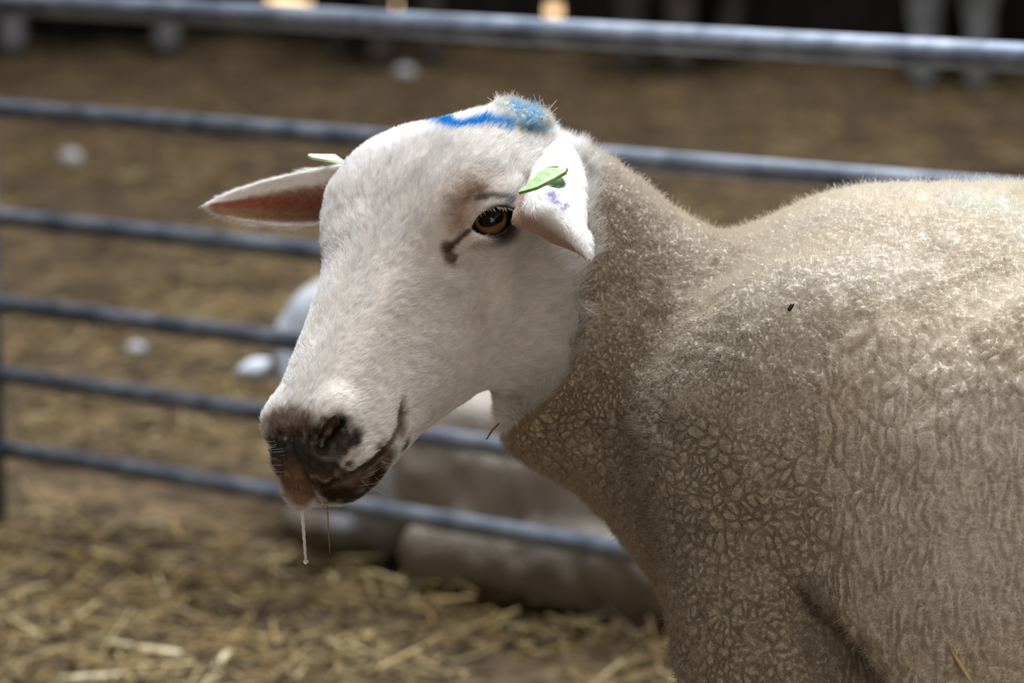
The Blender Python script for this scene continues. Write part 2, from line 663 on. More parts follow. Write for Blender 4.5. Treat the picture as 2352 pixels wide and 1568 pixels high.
# pale tufts of shed wool on the dung beyond the fence
TUFT = plain('shed_wool', (0.36, 0.35, 0.35), 0.9)
for (px, py, r, lab) in ((163, 362, 0.024, 'pale tuft of shed wool on the floor left of the far ear'),
                         (930, 165, 0.028, 'pale tuft of shed wool on the floor above the blue-marked head'),
                         (312, 800, 0.013, 'small pale tuft of shed wool between the middle rails at the left')):
    q = on_plane(px, py, 0.02)
    vv_, ff_ = [], []
    nu_, nv_ = 14, 9
    for j in range(nv_ + 1):
        for i in range(nu_):
            th, ph = 6.2832 * i / nu_, math.pi * j / nv_
            u = np.array([math.sin(ph) * math.cos(th), math.sin(ph) * math.sin(th), math.cos(ph)])
            rr = r * (0.75 + 0.6 * float(fbm((u * 0.4 + px)[None], 0.25, 3)[0]))
            vv_.append(q + u * rr * np.array([1.2, 1.0, 0.75]))
    for j in range(nv_):
        for i in range(nu_):
            ff_.append((j * nu_ + i, j * nu_ + (i + 1) % nu_, (j + 1) * nu_ + (i + 1) % nu_, (j + 1) * nu_ + i))
    tag(mesh_obj('wool_tuft', vv_, ff_, TUFT), lab, 'wool')

# ------------------------------------------------------------------ rail fence (a galvanised sheep hurdle)
def steel_material():
    m, nt, b = new_mat('galvanised_steel')
    tc = N(nt, 'ShaderNodeTexCoord')
    nz = N(nt, 'ShaderNodeTexNoise')
    nz.inputs['Scale'].default_value, nz.inputs['Detail'].default_value = 22, 5
    rp = N(nt, 'ShaderNodeValToRGB')
    e = rp.color_ramp.elements
    e[0].position, e[0].color = 0.35, (0.09, 0.108, 0.145, 1)
    e[1].position, e[1].color = 0.65, (0.25, 0.275, 0.325, 1)
    nt.links.new(tc.outputs['Object'], nz.inputs['Vector'])
    nt.links.new(nz.outputs['Fac'], rp.inputs['Fac'])
    nt.links.new(rp.outputs['Color'], b.inputs['Base Color'])
    b.inputs['Metallic'].default_value = 0.4
    b.inputs['Roughness'].default_value = 0.45
    return m


STEEL = steel_material()
FA, FB = on_plane(0, 1030, 0.10), on_plane(2352, 1413, 0.10)
fdir = unit((FB - FA) * [1, 1, 0])
hurdle = bpy.data.objects.new('rail_fence', None)
COL.objects.link(hurdle)
hurdle.location = (FA[0], FA[1], 0)
bpy.context.view_layer.update()
tag(hurdle, 'galvanised steel rail fence of six rails behind the sheep', 'fence')
FL, FR = FA - fdir * 0.012, FB + fdir * 1.0
for k_, (z, r) in enumerate(((0.667, 0.0150), (0.535, 0.0122), (0.398, 0.0122), (0.288, 0.0118), (0.197, 0.0115), (0.10, 0.0115))):
    a, b = FL.copy(), FR.copy()
    a[2] = b[2] = z
    v_, f_ = tube([a, a * 0.66 + b * 0.34, a * 0.33 + b * 0.67, b], r, 16)
    mesh_obj('rail', v_, f_, STEEL, hurdle)
for q in (FL, FR):
    v_, f_ = tube([[q[0], q[1], 0.0], [q[0], q[1], 0.3], [q[0], q[1], 0.72]], 0.0155, 16)
    post = mesh_obj('post', v_, f_, STEEL, hurdle)
    v_, f_ = tube([[q[0], q[1], 0.718], [q[0], q[1], 0.728], [q[0], q[1], 0.733]], [0.0175, 0.0165, 0.008], 16)
    mesh_obj('post_cap', v_, f_, STEEL, post)

# ------------------------------------------------------------------ far end of the barn
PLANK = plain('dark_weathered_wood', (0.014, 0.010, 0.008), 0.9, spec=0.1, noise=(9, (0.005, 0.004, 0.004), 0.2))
WA, WB = on_plane(0, 78, 0), on_plane(2352, 132, 0)
wdir = unit((WB - WA) * [1, 1, 0])
wnrm = np.array([wdir[1], -wdir[0], 0])                 # towards the viewer
wall = bpy.data.objects.new('wall_back', None)
COL.objects.link(wall)
wall.location = tuple((WA + WB) / 2 * [1, 1, 0])
wall.rotation_euler = (0, 0, math.atan2(wdir[1], wdir[0]))
bpy.context.view_layer.update()
tag(wall, 'dark wall of upright planks at the far end of the barn', 'wall', kind='structure')
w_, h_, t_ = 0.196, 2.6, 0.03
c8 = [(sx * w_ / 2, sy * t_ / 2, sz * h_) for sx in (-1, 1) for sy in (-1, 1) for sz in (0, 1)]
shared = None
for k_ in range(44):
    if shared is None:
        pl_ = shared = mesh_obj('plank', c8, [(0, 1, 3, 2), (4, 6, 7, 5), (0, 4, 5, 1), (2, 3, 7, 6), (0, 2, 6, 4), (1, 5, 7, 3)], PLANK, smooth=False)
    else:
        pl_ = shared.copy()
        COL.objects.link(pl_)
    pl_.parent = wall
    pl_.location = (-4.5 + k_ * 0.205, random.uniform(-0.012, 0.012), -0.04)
# low sunlit gaps between the planks
GAP, nt_, b_ = new_mat('sunlit_gap')
b_.inputs['Base Color'].default_value = (0, 0, 0, 1)
b_.inputs['Emission Color'].default_value = (1.0, 0.66, 0.36, 1)
b_.inputs['Emission Strength'].default_value = 2.2
for (px, py, hw_, hh_) in ((655, 2, 0.05, 0.02), (700, 4, 0.03, 0.015), (905, 10, 0.025, 0.02), (1277, 24, 0.024, 0.024)):
    r_ = RT * (px - W / 2) / FPX + UP * (H / 2 - py) / FPX + FWD
    q = CAM + r_ * (np.dot(WA - CAM, wnrm) / np.dot(r_, wnrm)) + wnrm * 0.034
    v_ = [q + wdir * sx * hw_ + ZU * sz * hh_ + wnrm * sy * 0.004 for sx in (-1, 1) for sy in (-1, 1) for sz in (-1, 1)]
    mesh_obj('daylight_gap', v_, [(0, 1, 3, 2), (4, 6, 7, 5), (0, 4, 5, 1), (2, 3, 7, 6), (0, 2, 6, 4), (1, 5, 7, 3)], GAP, wall, smooth=False)


# ------------------------------------------------------------------ other sheep of the flock
COAT = attr_mat('flock_coat', 0.9, 0.1, 0.0, (160, 0.8, 0.006))


def coarse_sheep(name, lo, hi, step, fill):
    f = Field(np.arange(lo[0], hi[0], step), np.arange(lo[1], hi[1], step), np.arange(lo[2], hi[2], step))
    fill(f)
    Vc, Fc = f.mesh()
    Vc = relax(Vc, Fc, 2, 0.5)
    nc = vertex_normals(Vc, Fc)
    return Vc + nc * ((vnoise(Vc, 0.03) - 0.5) * 0.012)[:, None], Fc


def lying(f):
    yb = 3.80
    fy = lambda x: FA[1] + (x - FA[0]) * fdir[1] / fdir[0] + 0.28
    xa, xb = at_y(890, 900, 3.6)[0], at_y(1980, 900, 3.3)[0]
    ks = []
    for t, ru, rs in ((0, 0.085, 0.085), (0.12, 0.125, 0.13), (0.35, 0.150, 0.17), (0.65, 0.155, 0.18), (0.9, 0.14, 0.165), (1.0, 0.10, 0.11)):
        ks.append((np.array([xa + (xb - xa) * t, fy(xa + (xb - xa) * t), ru * 0.95]), ZU, np.array([0, 1.0, 0]), ru, rs))
    f.sweep(ks, n=6, k=0.03, along=0.7)
    n0 = np.array([xa + 0.04, fy(xa + 0.04), 0.17])
    for t in np.linspace(0, 1, 6):                                     # neck
        c = n0 * (1 - t) + (L_HD.O + L_HD.F * -0.06 + L_HD.T * 0.01) * t
        f.ellipsoid(c, np.eye(3), [0.085 - 0.02 * t] * 3, 0.04)
    ex = 0.2
    f.add(L_HD.field, L_HD.O - ex, L_HD.O + ex, 0.02)
    for sg in (1, -1):
        c = L_HD.w(6, 20, 88 * sg)
        f.ellipsoid(c, [unit(L_HD.S - ZU * 0.15 * sg), unit(np.cross(L_HD.S, [0, 1.0, 0])), np.array([0, 1.0, 0])], [0.044, 0.015, 0.012], 0.012)
    for (x0_, x1_, yy_) in ((700, 960, 3.60), (740, 960, 3.80)):      # folded forelegs
        a_, b_ = at_y(x0_, 1000, yy_), at_y(x1_, 1000, yy_)
        a_[2], b_[2] = 0.032, 0.05
        for t in np.linspace(0, 1, 9):
            f.ellipsoid(a_ * (1 - t) + b_ * t, np.eye(3), [0.030 + 0.022 * t] * 3, 0.02)
    for sg in (-1, 1):                                                          # hind legs stretched along the ground
        a_, b_ = at_y(985, 1200, 3.3), at_y(1640, 1200, 3.1)
        for t in np.linspace(0, 1, 16):
            x_ = a_[0] * (1 - t) + b_[0] * t
            r_ = 0.034 + 0.030 * t
            f.ellipsoid(np.array([x_, fy(x_) + sg * 0.17, r_ * 0.9]), np.eye(3), [0.04, r_, r_], 0.03)


F2_, T2_, S2_ = frame_from((0.93, 0.05, 0.36), (-0.15, -0.80))
L_HD = Head(at_y(765, 850, 3.80), F2_, T2_, S2_)
L_HD.F, L_HD.T, L_HD.S = L_HD.F * 1.0, L_HD.T * 1.0, L_HD.S * 1.0
Vl, Fl = coarse_sheep('lying', (-0.62, 3.0, -0.03), (0.75, 4.15, 0.46), 0.0075, lying)
f_, t_l, s_ = L_HD.local(Vl)
onhead = smoothstep(-105, -70, f_) * (np.abs(s_) < 175) * (np.abs(t_l) < 140)
cl_ = np.tile([[0.44, 0.37, 0.31]], (len(Vl), 1)) * (0.75 + 0.5 * fbm(Vl, 0.06, 3))[:, None]
cl_ = mixc(cl_, onhead * smoothstep(-80, 0, t_l), (0.36, 0.36, 0.39))
cl_ = mixc(cl_, onhead * smoothstep(50, 110, f_) * (np.abs(s_) < 75), (0.13, 0.10, 0.08))
cl_ = mixc(cl_, onhead * smoothstep(62, 80, np.abs(s_)), (0.62, 0.63, 0.68))
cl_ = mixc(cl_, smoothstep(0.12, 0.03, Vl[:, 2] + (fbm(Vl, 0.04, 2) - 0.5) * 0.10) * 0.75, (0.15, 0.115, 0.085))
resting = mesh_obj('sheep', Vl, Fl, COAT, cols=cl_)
tag(resting, 'sheep lying on the straw just behind the rail fence, mostly hidden', 'sheep')
for sg in (1, -1):
    c = L_HD.w(2, 24, 66 * sg)
    vs_, fs_ = [], []
    for j in range(9):
        for i in range(12):
            th, ph = 6.2832 * i / 12, math.pi * j / 8
            vs_.append(c + 0.013 * np.array([math.sin(ph) * math.cos(th), math.sin(ph) * math.sin(th), math.cos(ph)]))
    for j in range(8):
        for i in range(12):
            fs_.append((j * 12 + i, j * 12 + (i + 1) % 12, (j + 1) * 12 + (i + 1) % 12, (j + 1) * 12 + i))
    mesh_obj('eye', vs_, fs_, plain('dark_eye', (0.02, 0.012, 0.008), 0.1), resting)


def standing(f):
    ks = [(np.array([x, 0, z]), ZU, np.array([0, 1.0, 0]), ru, rs) for x, z, ru, rs in
          ((-0.36, 0.50, 0.10, 0.10), (-0.28, 0.49, 0.17, 0.16), (0.0, 0.48, 0.20, 0.20), (0.28, 0.49, 0.19, 0.19), (0.38, 0.49, 0.10, 0.11))]
    f.sweep(ks, n=6, k=0.03, along=0.7)
    for x in (-0.26, 0.27):
        for y in (-0.085, 0.085):
            for t in np.linspace(0, 1, 14):
                r = np.interp(t, [0, 0.35, 0.6, 0.85, 0.93, 1], [0.085, 0.058, 0.045, 0.040, 0.042, 0.045])
                f.ellipsoid(np.array([x + 0.03 * math.sin(t * 3) * (1 if x > 0 else 0), y, 0.42 - 0.385 * t]), np.eye(3), [r, r, max(r, 0.035)], 0.015)
    for t in np.linspace(0, 1, 6):
        f.ellipsoid(np.array([-0.34 - 0.14 * t, 0, 0.56 + 0.13 * t]), np.eye(3), [0.10 - 0.03 * t] * 3, 0.03)
    hd = Head(np.array([-0.56, 0, 0.70]), unit([-0.8, 0, -0.6]), unit([-0.6, 0, 0.8]), np.array([0, -1.0, 0]))
    f.add(hd.field, hd.O - 0.22, hd.O + 0.22, 0.02)
    for sg in (1, -1):
        f.ellipsoid(hd.w(-60, 26, 90 * sg), np.eye(3), [0.02, 0.06, 0.014], 0.012)


Vs_, Fs_ = coarse_sheep('standing', (-0.85, -0.3, -0.03), (0.55, 0.3, 0.9), 0.014, standing)
Vs_[:, 2] -= Vs_[:, 2].min()
far = None
for (px, dw, rot, tone, lab) in ((1560, 0.62, 1.2, (0.075, 0.062, 0.055), 'dark sheep standing far back, seen by its legs above the middle of the top rail'),
                                 (2190, 0.62, 1.4, (0.20, 0.20, 0.20), 'pale-legged sheep standing far back at the upper right corner'),
                                 (880, 0.62, 1.9, (0.06, 0.05, 0.045), 'dark sheep standing far back above the blue-marked head'),
                                 (200, 0.62, 0.1, (0.16, 0.15, 0.155), 'grey sheep standing far back at the upper left corner')):
    r_ = RT * (px - W / 2) / FPX + UP * (H / 2 - 90) / FPX + FWD
    q = CAM + r_ * (np.dot(WA + wnrm * dw - CAM, wnrm) / np.dot(r_, wnrm))
    m_ = mesh_obj('sheep', Vs_, Fs_, COAT, cols=np.tile([tone], (len(Vs_), 1)) * (0.7 + 0.6 * fbm(Vs_, 0.08, 2))[:, None])
    m_.location = (q[0], q[1], float(ground_z(np.array([[q[0], q[1], 0]]))[0]))
    m_.rotation_euler = (0, 0, rot)
    tag(m_, lab, 'sheep')

straw_layer()
print('environment', time.time() - T0)

#SHEEP_BEGIN
# ------------------------------------------------------------------ the sheep in front
F_, T_, S_ = frame_from((0.72, 0.10, 0.69), (-0.47, -0.78))
EYE_L = np.array([0.0, 25.0, 62.0])
EYE_W = P(1128, 505, 0.053)
O_ = EYE_W - (F_ * EYE_L[0] + T_ * EYE_L[1] + S_ * EYE_L[2]) * 0.001
HD = Head(O_, F_, T_, S_)

xs = axis_points(P(560, 0)[0], 0.86, P(590, 0)[0], P(1350, 0)[0], 0.0017, 0.0055)
ys = axis_points(1.60, 2.30, 1.72, 1.98, 0.0017, 0.0055)
zl, zh = P(900, 1180, 0.05)[2], P(1100, 225, 0)[2]
zs = axis_points(-0.02, zh + 0.01, zl, zh, 0.0017, 0.0055)
fd = Field(xs, ys, zs)
ZUP, YF = np.array([0, 0, 1.0]), np.array([0, 1.0, 0])


def ring(top, bot, hw, d):
    a, b = P(top[0], top[1], d), P(bot[0], bot[1], d)
    c = (a + b) / 2
    v2 = (top[0] - bot[0], bot[1] - top[1])
    u = unit(RT * v2[0] + ZUP * v2[1])
    return (c, u, YF, np.linalg.norm(a - b) / 2 - 0.0205, hw * 0.001 - 0.016)


BODY = [
    ((1255, 320), (1185, 1005), 50, -0.036),
    ((1395, 372), (1235, 1062), 60, -0.060),
    ((1500, 456), (1305, 1112), 70, -0.070),
    ((1630, 528), (1420, 1195), 86, -0.074),
    ((1735, 552), (1510, 1290), 104, -0.074),
    ((1865, 512), (1610, 1430), 128, -0.072),
    ((2010, 432), (1790, 1600), 150, -0.07),
    ((2250, 415), (2120, 1690), 175, -0.07),
    ((2600, 420), (2500, 1760), 190, -0.07),
    ((3000, 430), (2950, 1780), 195, -0.07),
    ((3400, 430), (3400, 1740), 187, -0.07),
    ((3750, 450), (3800, 1600), 165, -0.07),
    ((3950, 560), (3980, 1400), 115, -0.07),
]
fd.sweep([ring(*b) for b in BODY], n=7, k=0.02, along=0.5)


def limb(pts, k=0.02, n=6):
    """pts: (world point, r_along_x, r_depth)"""
    keys = []
    P3 = [np.asarray(p[0], float) for p in pts]
    for i, p in enumerate(pts):
        tg = unit(P3[min(i + 1, len(pts) - 1)] - P3[max(i - 1, 0)])
        xa = unit(np.cross(YF, tg))
        keys.append((P3[i], xa, YF, p[1], p[2]))
    fd.sweep(keys, n=n, k=k, along=1.0)


for dep, sg in ((0.012, 1), (-0.155, -1)):
    sh = P(1840, 1200, dep - 0.02 * sg)
    el = P(1775, 1480, dep)
    yy = el[1]
    limb([(sh, 0.075, 0.05), (el, 0.052, 0.042), ((el[0] + 0.012, yy, 0.27), 0.030, 0.027), ((el[0] + 0.014, yy, 0.215), 0.026, 0.025),
          ((el[0] + 0.016, yy, 0.14), 0.018, 0.018), ((el[0] + 0.012, yy, 0.075), 0.021, 0.02), ((el[0] - 0.006, yy, 0.035), 0.022, 0.021),
          ((el[0] - 0.018, yy, 0.012), 0.03, 0.024)], k=0.018)
    hp = P(3650, 1250, dep + 0.01 * sg)
    yy = hp[1]
    X = hp[0]
    limb([(hp, 0.10, 0.06), ((X + 0.005, yy, 0.36), 0.07, 0.05), ((X + 0.075, yy, 0.245), 0.034, 0.03), ((X + 0.085, yy, 0.20), 0.028, 0.025),
          ((X + 0.07, yy, 0.12), 0.019, 0.019), ((X + 0.06, yy, 0.07), 0.022, 0.02), ((X + 0.04, yy, 0.035), 0.023, 0.021),
          ((X + 0.025, yy, 0.012), 0.03, 0.024)], k=0.018)
# shoulder and hindquarter muscle; the barrel swells out behind the elbow
fd.ellipsoid(P(2330, 1330, 0.055), [unit(RT * 0.9 - ZUP * 0.4), unit(RT * 0.4 + ZUP * 0.9), YF], [0.120, 0.20, 0.055], 0.03)
for (gx_, gy_, gd_, gr_) in ((1850, 1370, 0.062, 0.012), (1878, 1420, 0.064, 0.016), (1906, 1470, 0.066, 0.021), (1932, 1520, 0.066, 0.026), (1955, 1575, 0.066, 0.030), (1975, 1640, 0.066, 0.034)):
    fd.ellipsoid(P(gx_, gy_, gd_), [unit(RT * 0.55 - ZUP * 0.83), unit(RT * 0.83 + ZUP * 0.55), YF], [0.022, gr_, 0.022 + gr_ * 0.6], 0.012, sub=True)
fd.ellipsoid(P(1880, 1010, 0.02), [RT, ZUP, YF], [0.10, 0.105, 0.050], 0.04)
fd.ellipsoid(P(3600, 1000, 0.05), [RT, ZUP, YF], [0.14, 0.16, 0.06], 0.05)
# head
lo = np.array([min(HD.w(f, t, s)[i] for f in (-115, 190) for t in (-95, 70) for s in (-70, 70)) for i in range(3)])
hi = np.array([max(HD.w(f, t, s)[i] for f in (-115, 190) for t in (-95, 70) for s in (-70, 70)) for i in range(3)])
fd.add(HD.field, lo, hi, k=0.022)
AX = [F_, T_, S_]
for sg in (1, -1):          # cheek muscle
    fd.ellipsoid(HD.w(-52, -38, 38 * sg), AX, [0.040, 0.052, 0.024], 0.025)
# landmarks found on the plain shape
LM = {k: fd.hit(*v) for k, v in dict(eye=(1130, 506), nostril=(772, 968), nostril2=(742, 1032), nose=(700, 1030)).items()}
MOUTH = [fd.hit(*p) for p in ((922, 938), (914, 985), (893, 1024), (850, 1062), (800, 1092), (745, 1112), (700, 1120))]
for k_, v_ in LM.items():
    print(k_, [round(float(x), 1) for x in HD.local(v_)])
print('mouth', [[round(float(x)) for x in HD.local(v_)] for v_ in MOUTH if v_ is not None])


def mir(p):
    return p - 2 * S_ * np.dot(p - O_, S_)


def mirv(v):
    return v - 2 * S_ * np.dot(v, S_)


# --- eyes: orbit, brow, opening
eye_n = unit(S_ * 0.72 + F_ * 0.42 + T_ * 0.36)
h0 = unit(RT * 0.93 + UP * 0.36)
eye_h = unit(h0 - eye_n * np.dot(h0, eye_n))
eye_v = np.cross(eye_n, eye_h)
if np.dot(eye_v, UP) < 0:
    eye_v = -eye_v
R_EYE = 0.0150
eye_c = LM['eye'] - eye_n * 0.0125
for mm in (lambda p: p, mir):
    vv = (lambda v: v) if mm is not mir else mirv
    fd.ellipsoid(mm(eye_c - eye_n * 0.004), [vv(eye_h), vv(eye_v), vv(eye_n)], [0.025, 0.022, 0.0215], 0.012)
    fd.ellipsoid(mm(eye_c + eye_v * 0.0165 + eye_h * 0.002 - eye_n * 0.002), [vv(eye_h), vv(eye_v), vv(eye_n)], [0.024, 0.0075, 0.0165], 0.007)
    fd.ellipsoid(mm(eye_c - eye_v * 0.017 - eye_h * 0.021 + eye_n * 0.014), [vv(eye_h), vv(eye_v), vv(eye_n)], [0.011, 0.006, 0.006], 0.008, sub=True)

    def almond(X, Y, Z, mm=mm, vv=vv):
        c = mm(eye_c)
        hh, v2, nn = vv(eye_h), vv(eye_v), vv(eye_n)
        dx, dy, dz = X - c[0], Y - c[1], Z - c[2]
        a = dx * hh[0] + dy * hh[1] + dz * hh[2] + 0.0005
        b = dx * v2[0] + dy * v2[1] + dz * v2[2]
        n = dx * nn[0] + dy * nn[1] + dz * nn[2]
        up_s, lo_s, w = 0.0080, 0.0094, 0.0160
        R1 = (w * w + up_s ** 2) / (2 * up_s)
        R2 = (w * w + lo_s ** 2) / (2 * lo_s)
        d1 = np.hypot(a, b + (R1 - up_s)) - R1
        d2 = np.hypot(a, b - (R2 - lo_s)) - R2
        return np.maximum(np.maximum(d1, d2), 0.002 - n)
    ec = mm(eye_c)
    fd.add(almond, ec - 0.04, ec + 0.04, 0.0022, sub=True)

# --- nostrils and mouth
nn_ = unit(F_ * 0.75 + S_ * 0.6)
na = unit(LM['nostril2'] - LM['nostril'])
for mm, vv in ((lambda p: p, lambda v: v), (mir, mirv)):
    a3 = vv(na)
    n3 = vv(nn_)
    n3 = unit(n3 - a3 * np.dot(n3, a3))
    b3 = np.cross(a3, n3)
    fd.ellipsoid(mm(LM['nostril'] - nn_ * 0.008 - S_ * 0.002), [a3, n3, b3], [0.014, 0.010, 0.011], 0.012)      # flared wing
    fd.ellipsoid(mm(LM['nostril'] * 0.55 + LM['nostril2'] * 0.45 + nn_ * 0.001), [a3, n3, b3], [0.0135, 0.013, 0.0046], 0.004, sub=True)
    fd.ellipsoid(mm(LM['nostril'] * 0.95 + LM['nostril2'] * 0.05 + nn_ * 0.002), [a3, n3, b3], [0.006, 0.011, 0.005], 0.004, sub=True)
    ml = [p for p in MOUTH if p is not None]
    for p, q in zip(ml[:-1], ml[1:]):
        for t in (0, 0.34, 0.67):
            c = mm(p * (1 - t) + q * t)
            fd.ellipsoid(c, [unit(vv(q - p)), unit(np.cross(vv(q - p), vv(S_))), vv(S_)], [0.007, 0.0016, 0.005], 0.003, sub=True)
# philtrum between the nostrils, and the hanging tip of the upper lip
pc = LM['nose']
for t in np.linspace(0, 1, 6):
    fd.ellipsoid(HD.w(199 - 4 * t, -2 - 24 * t, 0) + F_ * 0.002, AX, [0.006, 0.006, 0.0016], 0.004, sub=True)
lip = P(688, 1128, 0.1)
lp = fd.hit(690, 1110)
if lp is not None:
    lip_d = D0 - np.dot(lp - CAM, FWD)
    for t in np.linspace(0, 1, 7):
        fd.ellipsoid(P(683 + 8 * t, 1098 + 52 * t, lip_d - 0.004), [RT, UP, FWD], [0.0085 * (1 - 0.72 * t)] * 3, 0.008)

print('field', time.time() - T0)
V, F = fd.mesh()
V = relax(V, F, 1, 0.35)
VN = vertex_normals(V, F)
print('mesh', len(V), len(F), time.time() - T0)

# --- zones, in the sheep's own space
def side_px(p):
    """the sheep's side-on coordinates (in photo pixels at the sheep's scale)"""
    d = np.asarray(p) - CAM
    z = d @ FWD
    return (d @ RT) / z * FPX + W / 2, H / 2 - (d @ UP) / z * FPX


EDGE = np.array([(1110, 150), (1128, 250), (1190, 292), (1285, 306), (1322, 345), (1348, 430), (1346, 600), (1322, 660), (1332, 740),
                 (1308, 830), (1282, 885), (1236, 938), (1185, 985), (1120, 1015), (1060, 1080), (1000, 1300)], float)


def wool_side(p):
    """positive on the woolled part, negative on the short-haired face (roughly pixels)"""
    x, y = side_px(p)
    xe = np.interp(y, EDGE[:, 1], EDGE[:, 0])
    return x - xe + (vnoise(p, 0.006) - 0.5) * 14 + (vnoise(p, 0.018) - 0.5) * 10


def caps(p, pts, r):
    """soft mask around a polyline of world points: 1 inside, 0 at distance r"""
    p = np.asarray(p)
    best = np.full(len(p), 9.0)
    pts = [np.asarray(q) for q in pts if q is not None]
    for a, b in zip(pts, pts[1:] if len(pts) > 1 else pts):
        ab = b - a
        t = np.clip(((p - a) @ ab) / (np.dot(ab, ab) + 1e-12), 0, 1)
        best = np.minimum(best, np.linalg.norm(p - a - t[:, None] * ab, axis=1))
    return np.clip(1 - best / r, 0, 1)


def hits(*pp):
    return [q for q in (fd.hit(*p) for p in pp) if q is not None]


FACE_C, WOOL_C = np.array((0.87, 0.835, 0.80)), np.array((0.73, 0.665, 0.575))
Z = dict(
    blue1=hits((962, 286), (990, 282), (1015, 287), (1045, 294), (1085, 287), (1112, 281)),
    blue2=hits((1115, 284), (1160, 292)),
    blue3=hits((1185, 276), (1215, 278), (1250, 288)),
    blue4=hits((1255, 290), (1300, 306), (1330, 322)),
    blue0=hits((920, 298), (960, 284)),
    nose=hits((650, 1045), (690, 1055), (735, 1060), (765, 1020)),
    nose2=hits((640, 975), (690, 985), (750, 975)),
    lipz=hits((652, 1085), (700, 1112), (760, 1118), (830, 1100), (885, 1050)),
    tip=hits((672, 1112), (690, 1140)),
    lipc=hits((910, 950), (905, 1000), (880, 1040), (820, 1085)),
    chin=hits((760, 1135), (820, 1135), (865, 1095)),
    jawd=hits((925, 1030), (975, 1000)),
    tear=hits((1072, 530), (1045, 555), (1026, 575)),
    tear2=hits((1024, 568), (1036, 596)),
    lidr=hits((1062, 462), (1078, 446), (1110, 430)),
    lids=hits((1092, 456), (1130, 448), (1172, 462)),
    tan=hits((1052, 505), (1050, 470), (1085, 440)),
    under=hits((1095, 560), (1140, 556)),
    yel=hits((1300, 880), (1260, 960), (1215, 1000)),
    yel2=hits((1350, 680), (1335, 800), (1300, 900)),
    chest_shade=hits((1420, 640), (1400, 900), (1560, 1100), (1700, 1350), (1760, 1500)),
    dirt=hits((1395, 420), (1412, 418)),
    green=hits((2230, 490), (2300, 500)),
)


def pelt(p, wool):
    """coat colour at points p; wool: 0 face hair .. 1 fleece"""
    n1, n2, n3 = vnoise(p, 0.004), vnoise(p, 0.015), vnoise(p, 0.05)
    c = FACE_C[None] * (1 - wool[:, None]) + WOOL_C[None] * wool[:, None]
    c = c * (0.93 + 0.12 * n2 + 0.04 * n1)[:, None]
    c = mixc(c, wool * np.clip(n3 * 1.6 - 0.55, 0, 1) * 0.45, (0.66, 0.53, 0.36))
    c = mixc(c, wool * caps(p, Z['yel'], 0.045) * 0.8, (0.50, 0.36, 0.18))
    c = mixc(c, wool * caps(p, Z['yel2'], 0.03) * 0.6, (0.50, 0.38, 0.22))
    c = mixc(c, caps(p, Z['dirt'], 0.006), (0.34, 0.20, 0.11))
    c = mixc(c, caps(p, Z['green'], 0.022) * 0.2, (0.55, 0.80, 0.72))
    c = mixc(c, wool * smoothstep(0.0, 1.0, caps(p, Z['chest_shade'], 0.20)) * (0.60 + 0.4 * n2), (0.38, 0.31, 0.23))  # shade painted into the wool colour of neck, chest and lower shoulder
    rag = (n1 - 0.5) * 0.9
    def sm(k, r, lo=0.12, hi=0.5, w=1.0):
        m = caps(p, Z[k], r)
        return smoothstep(lo, hi, m + rag * w * 0.35 * (m > 0))

    face = 1 - wool
    c = mixc(c, sm('tan', 0.017, 0.05, 1.1, 1.2) * 0.75 * face, (0.36, 0.20, 0.095))
    c = mixc(c, sm('under', 0.009, 0.1, 0.9) * 0.35 * face, (0.40, 0.30, 0.25))
    c = mixc(c, sm('lids', 0.0035, 0.1, 0.8) * 0.8 * face, (0.10, 0.07, 0.08))
    c = mixc(c, sm('lidr', 0.004, 0.1, 0.9) * 0.5 * face, (0.28, 0.18, 0.13))
    c = mixc(c, sm('tear', 0.0036, 0.1, 0.8) * 0.9 * face, (0.05, 0.025, 0.015))
    c = mixc(c, sm('tear2', 0.0075, 0.1, 0.8, 1.6) * 0.85 * face, (0.10, 0.05, 0.022))
    c = mixc(c, sm('nose2', 0.017, 0.05, 0.7, 1.5) * 0.9 * face, (0.17, 0.085, 0.048))
    c = mixc(c, sm('nose', 0.021, 0.12, 0.5, 1.5) * 0.97 * face, (0.022, 0.013, 0.010))
    c = mixc(c, sm('lipc', 0.010, 0.12, 0.8, 2.2) * 0.75 * face, (0.16, 0.085, 0.04))
    c = mixc(c, sm('lipz', 0.014, 0.08, 0.7, 2.0) * 0.88 * face, (0.13, 0.064, 0.027))
    c = mixc(c, sm('tip', 0.012, 0.08, 0.6, 1.0) * 0.8 * face, (0.30, 0.17, 0.09))
    c = mixc(c, sm('chin', 0.012, 0.10, 0.7, 1.6) * 0.95 * face, (0.055, 0.028, 0.012))
    c = mixc(c, sm('jawd', 0.008, 0.10, 0.8, 1.8) * 0.85 * face, (0.10, 0.055, 0.025))
    c = mixc(c, sm('blue0', 0.008, 0.10, 0.9) * 0.45, (0.10, 0.45, 0.75))
    c = mixc(c, sm('blue1', 0.0085, 0.15, 0.6), (0.01, 0.26, 0.64))
    c = mixc(c, sm('blue2', 0.0075, 0.15, 0.7) * 0.9, (0.01, 0.30, 0.62))
    c = mixc(c, sm('blue3', 0.018, 0.15, 0.7, 1.6) * 0.9, (0.03, 0.40, 0.70))
    c = mixc(c, sm('blue4', 0.020, 0.10, 0.8) * 0.6, (0.16, 0.52, 0.72))
    # eyelid margins
    for mm in (lambda q: q, mir):
        ec = mm(eye_c)
        d = np.linalg.norm(p - ec, axis=1)
        c = mixc(c, smoothstep(0.0208, 0.0182, d), (0.030, 0.018, 0.014))
    return np.clip(c, 0, 1)


cr = smoothstep(0.10, 0.5, caps(V, Z['nose'], 0.021))
V = V + VN * (cr * ((vnoise(V, 0.0045) - 0.5) * 0.0050 + (vnoise(V + 4, 0.002) - 0.5) * 0.0022))[:, None]

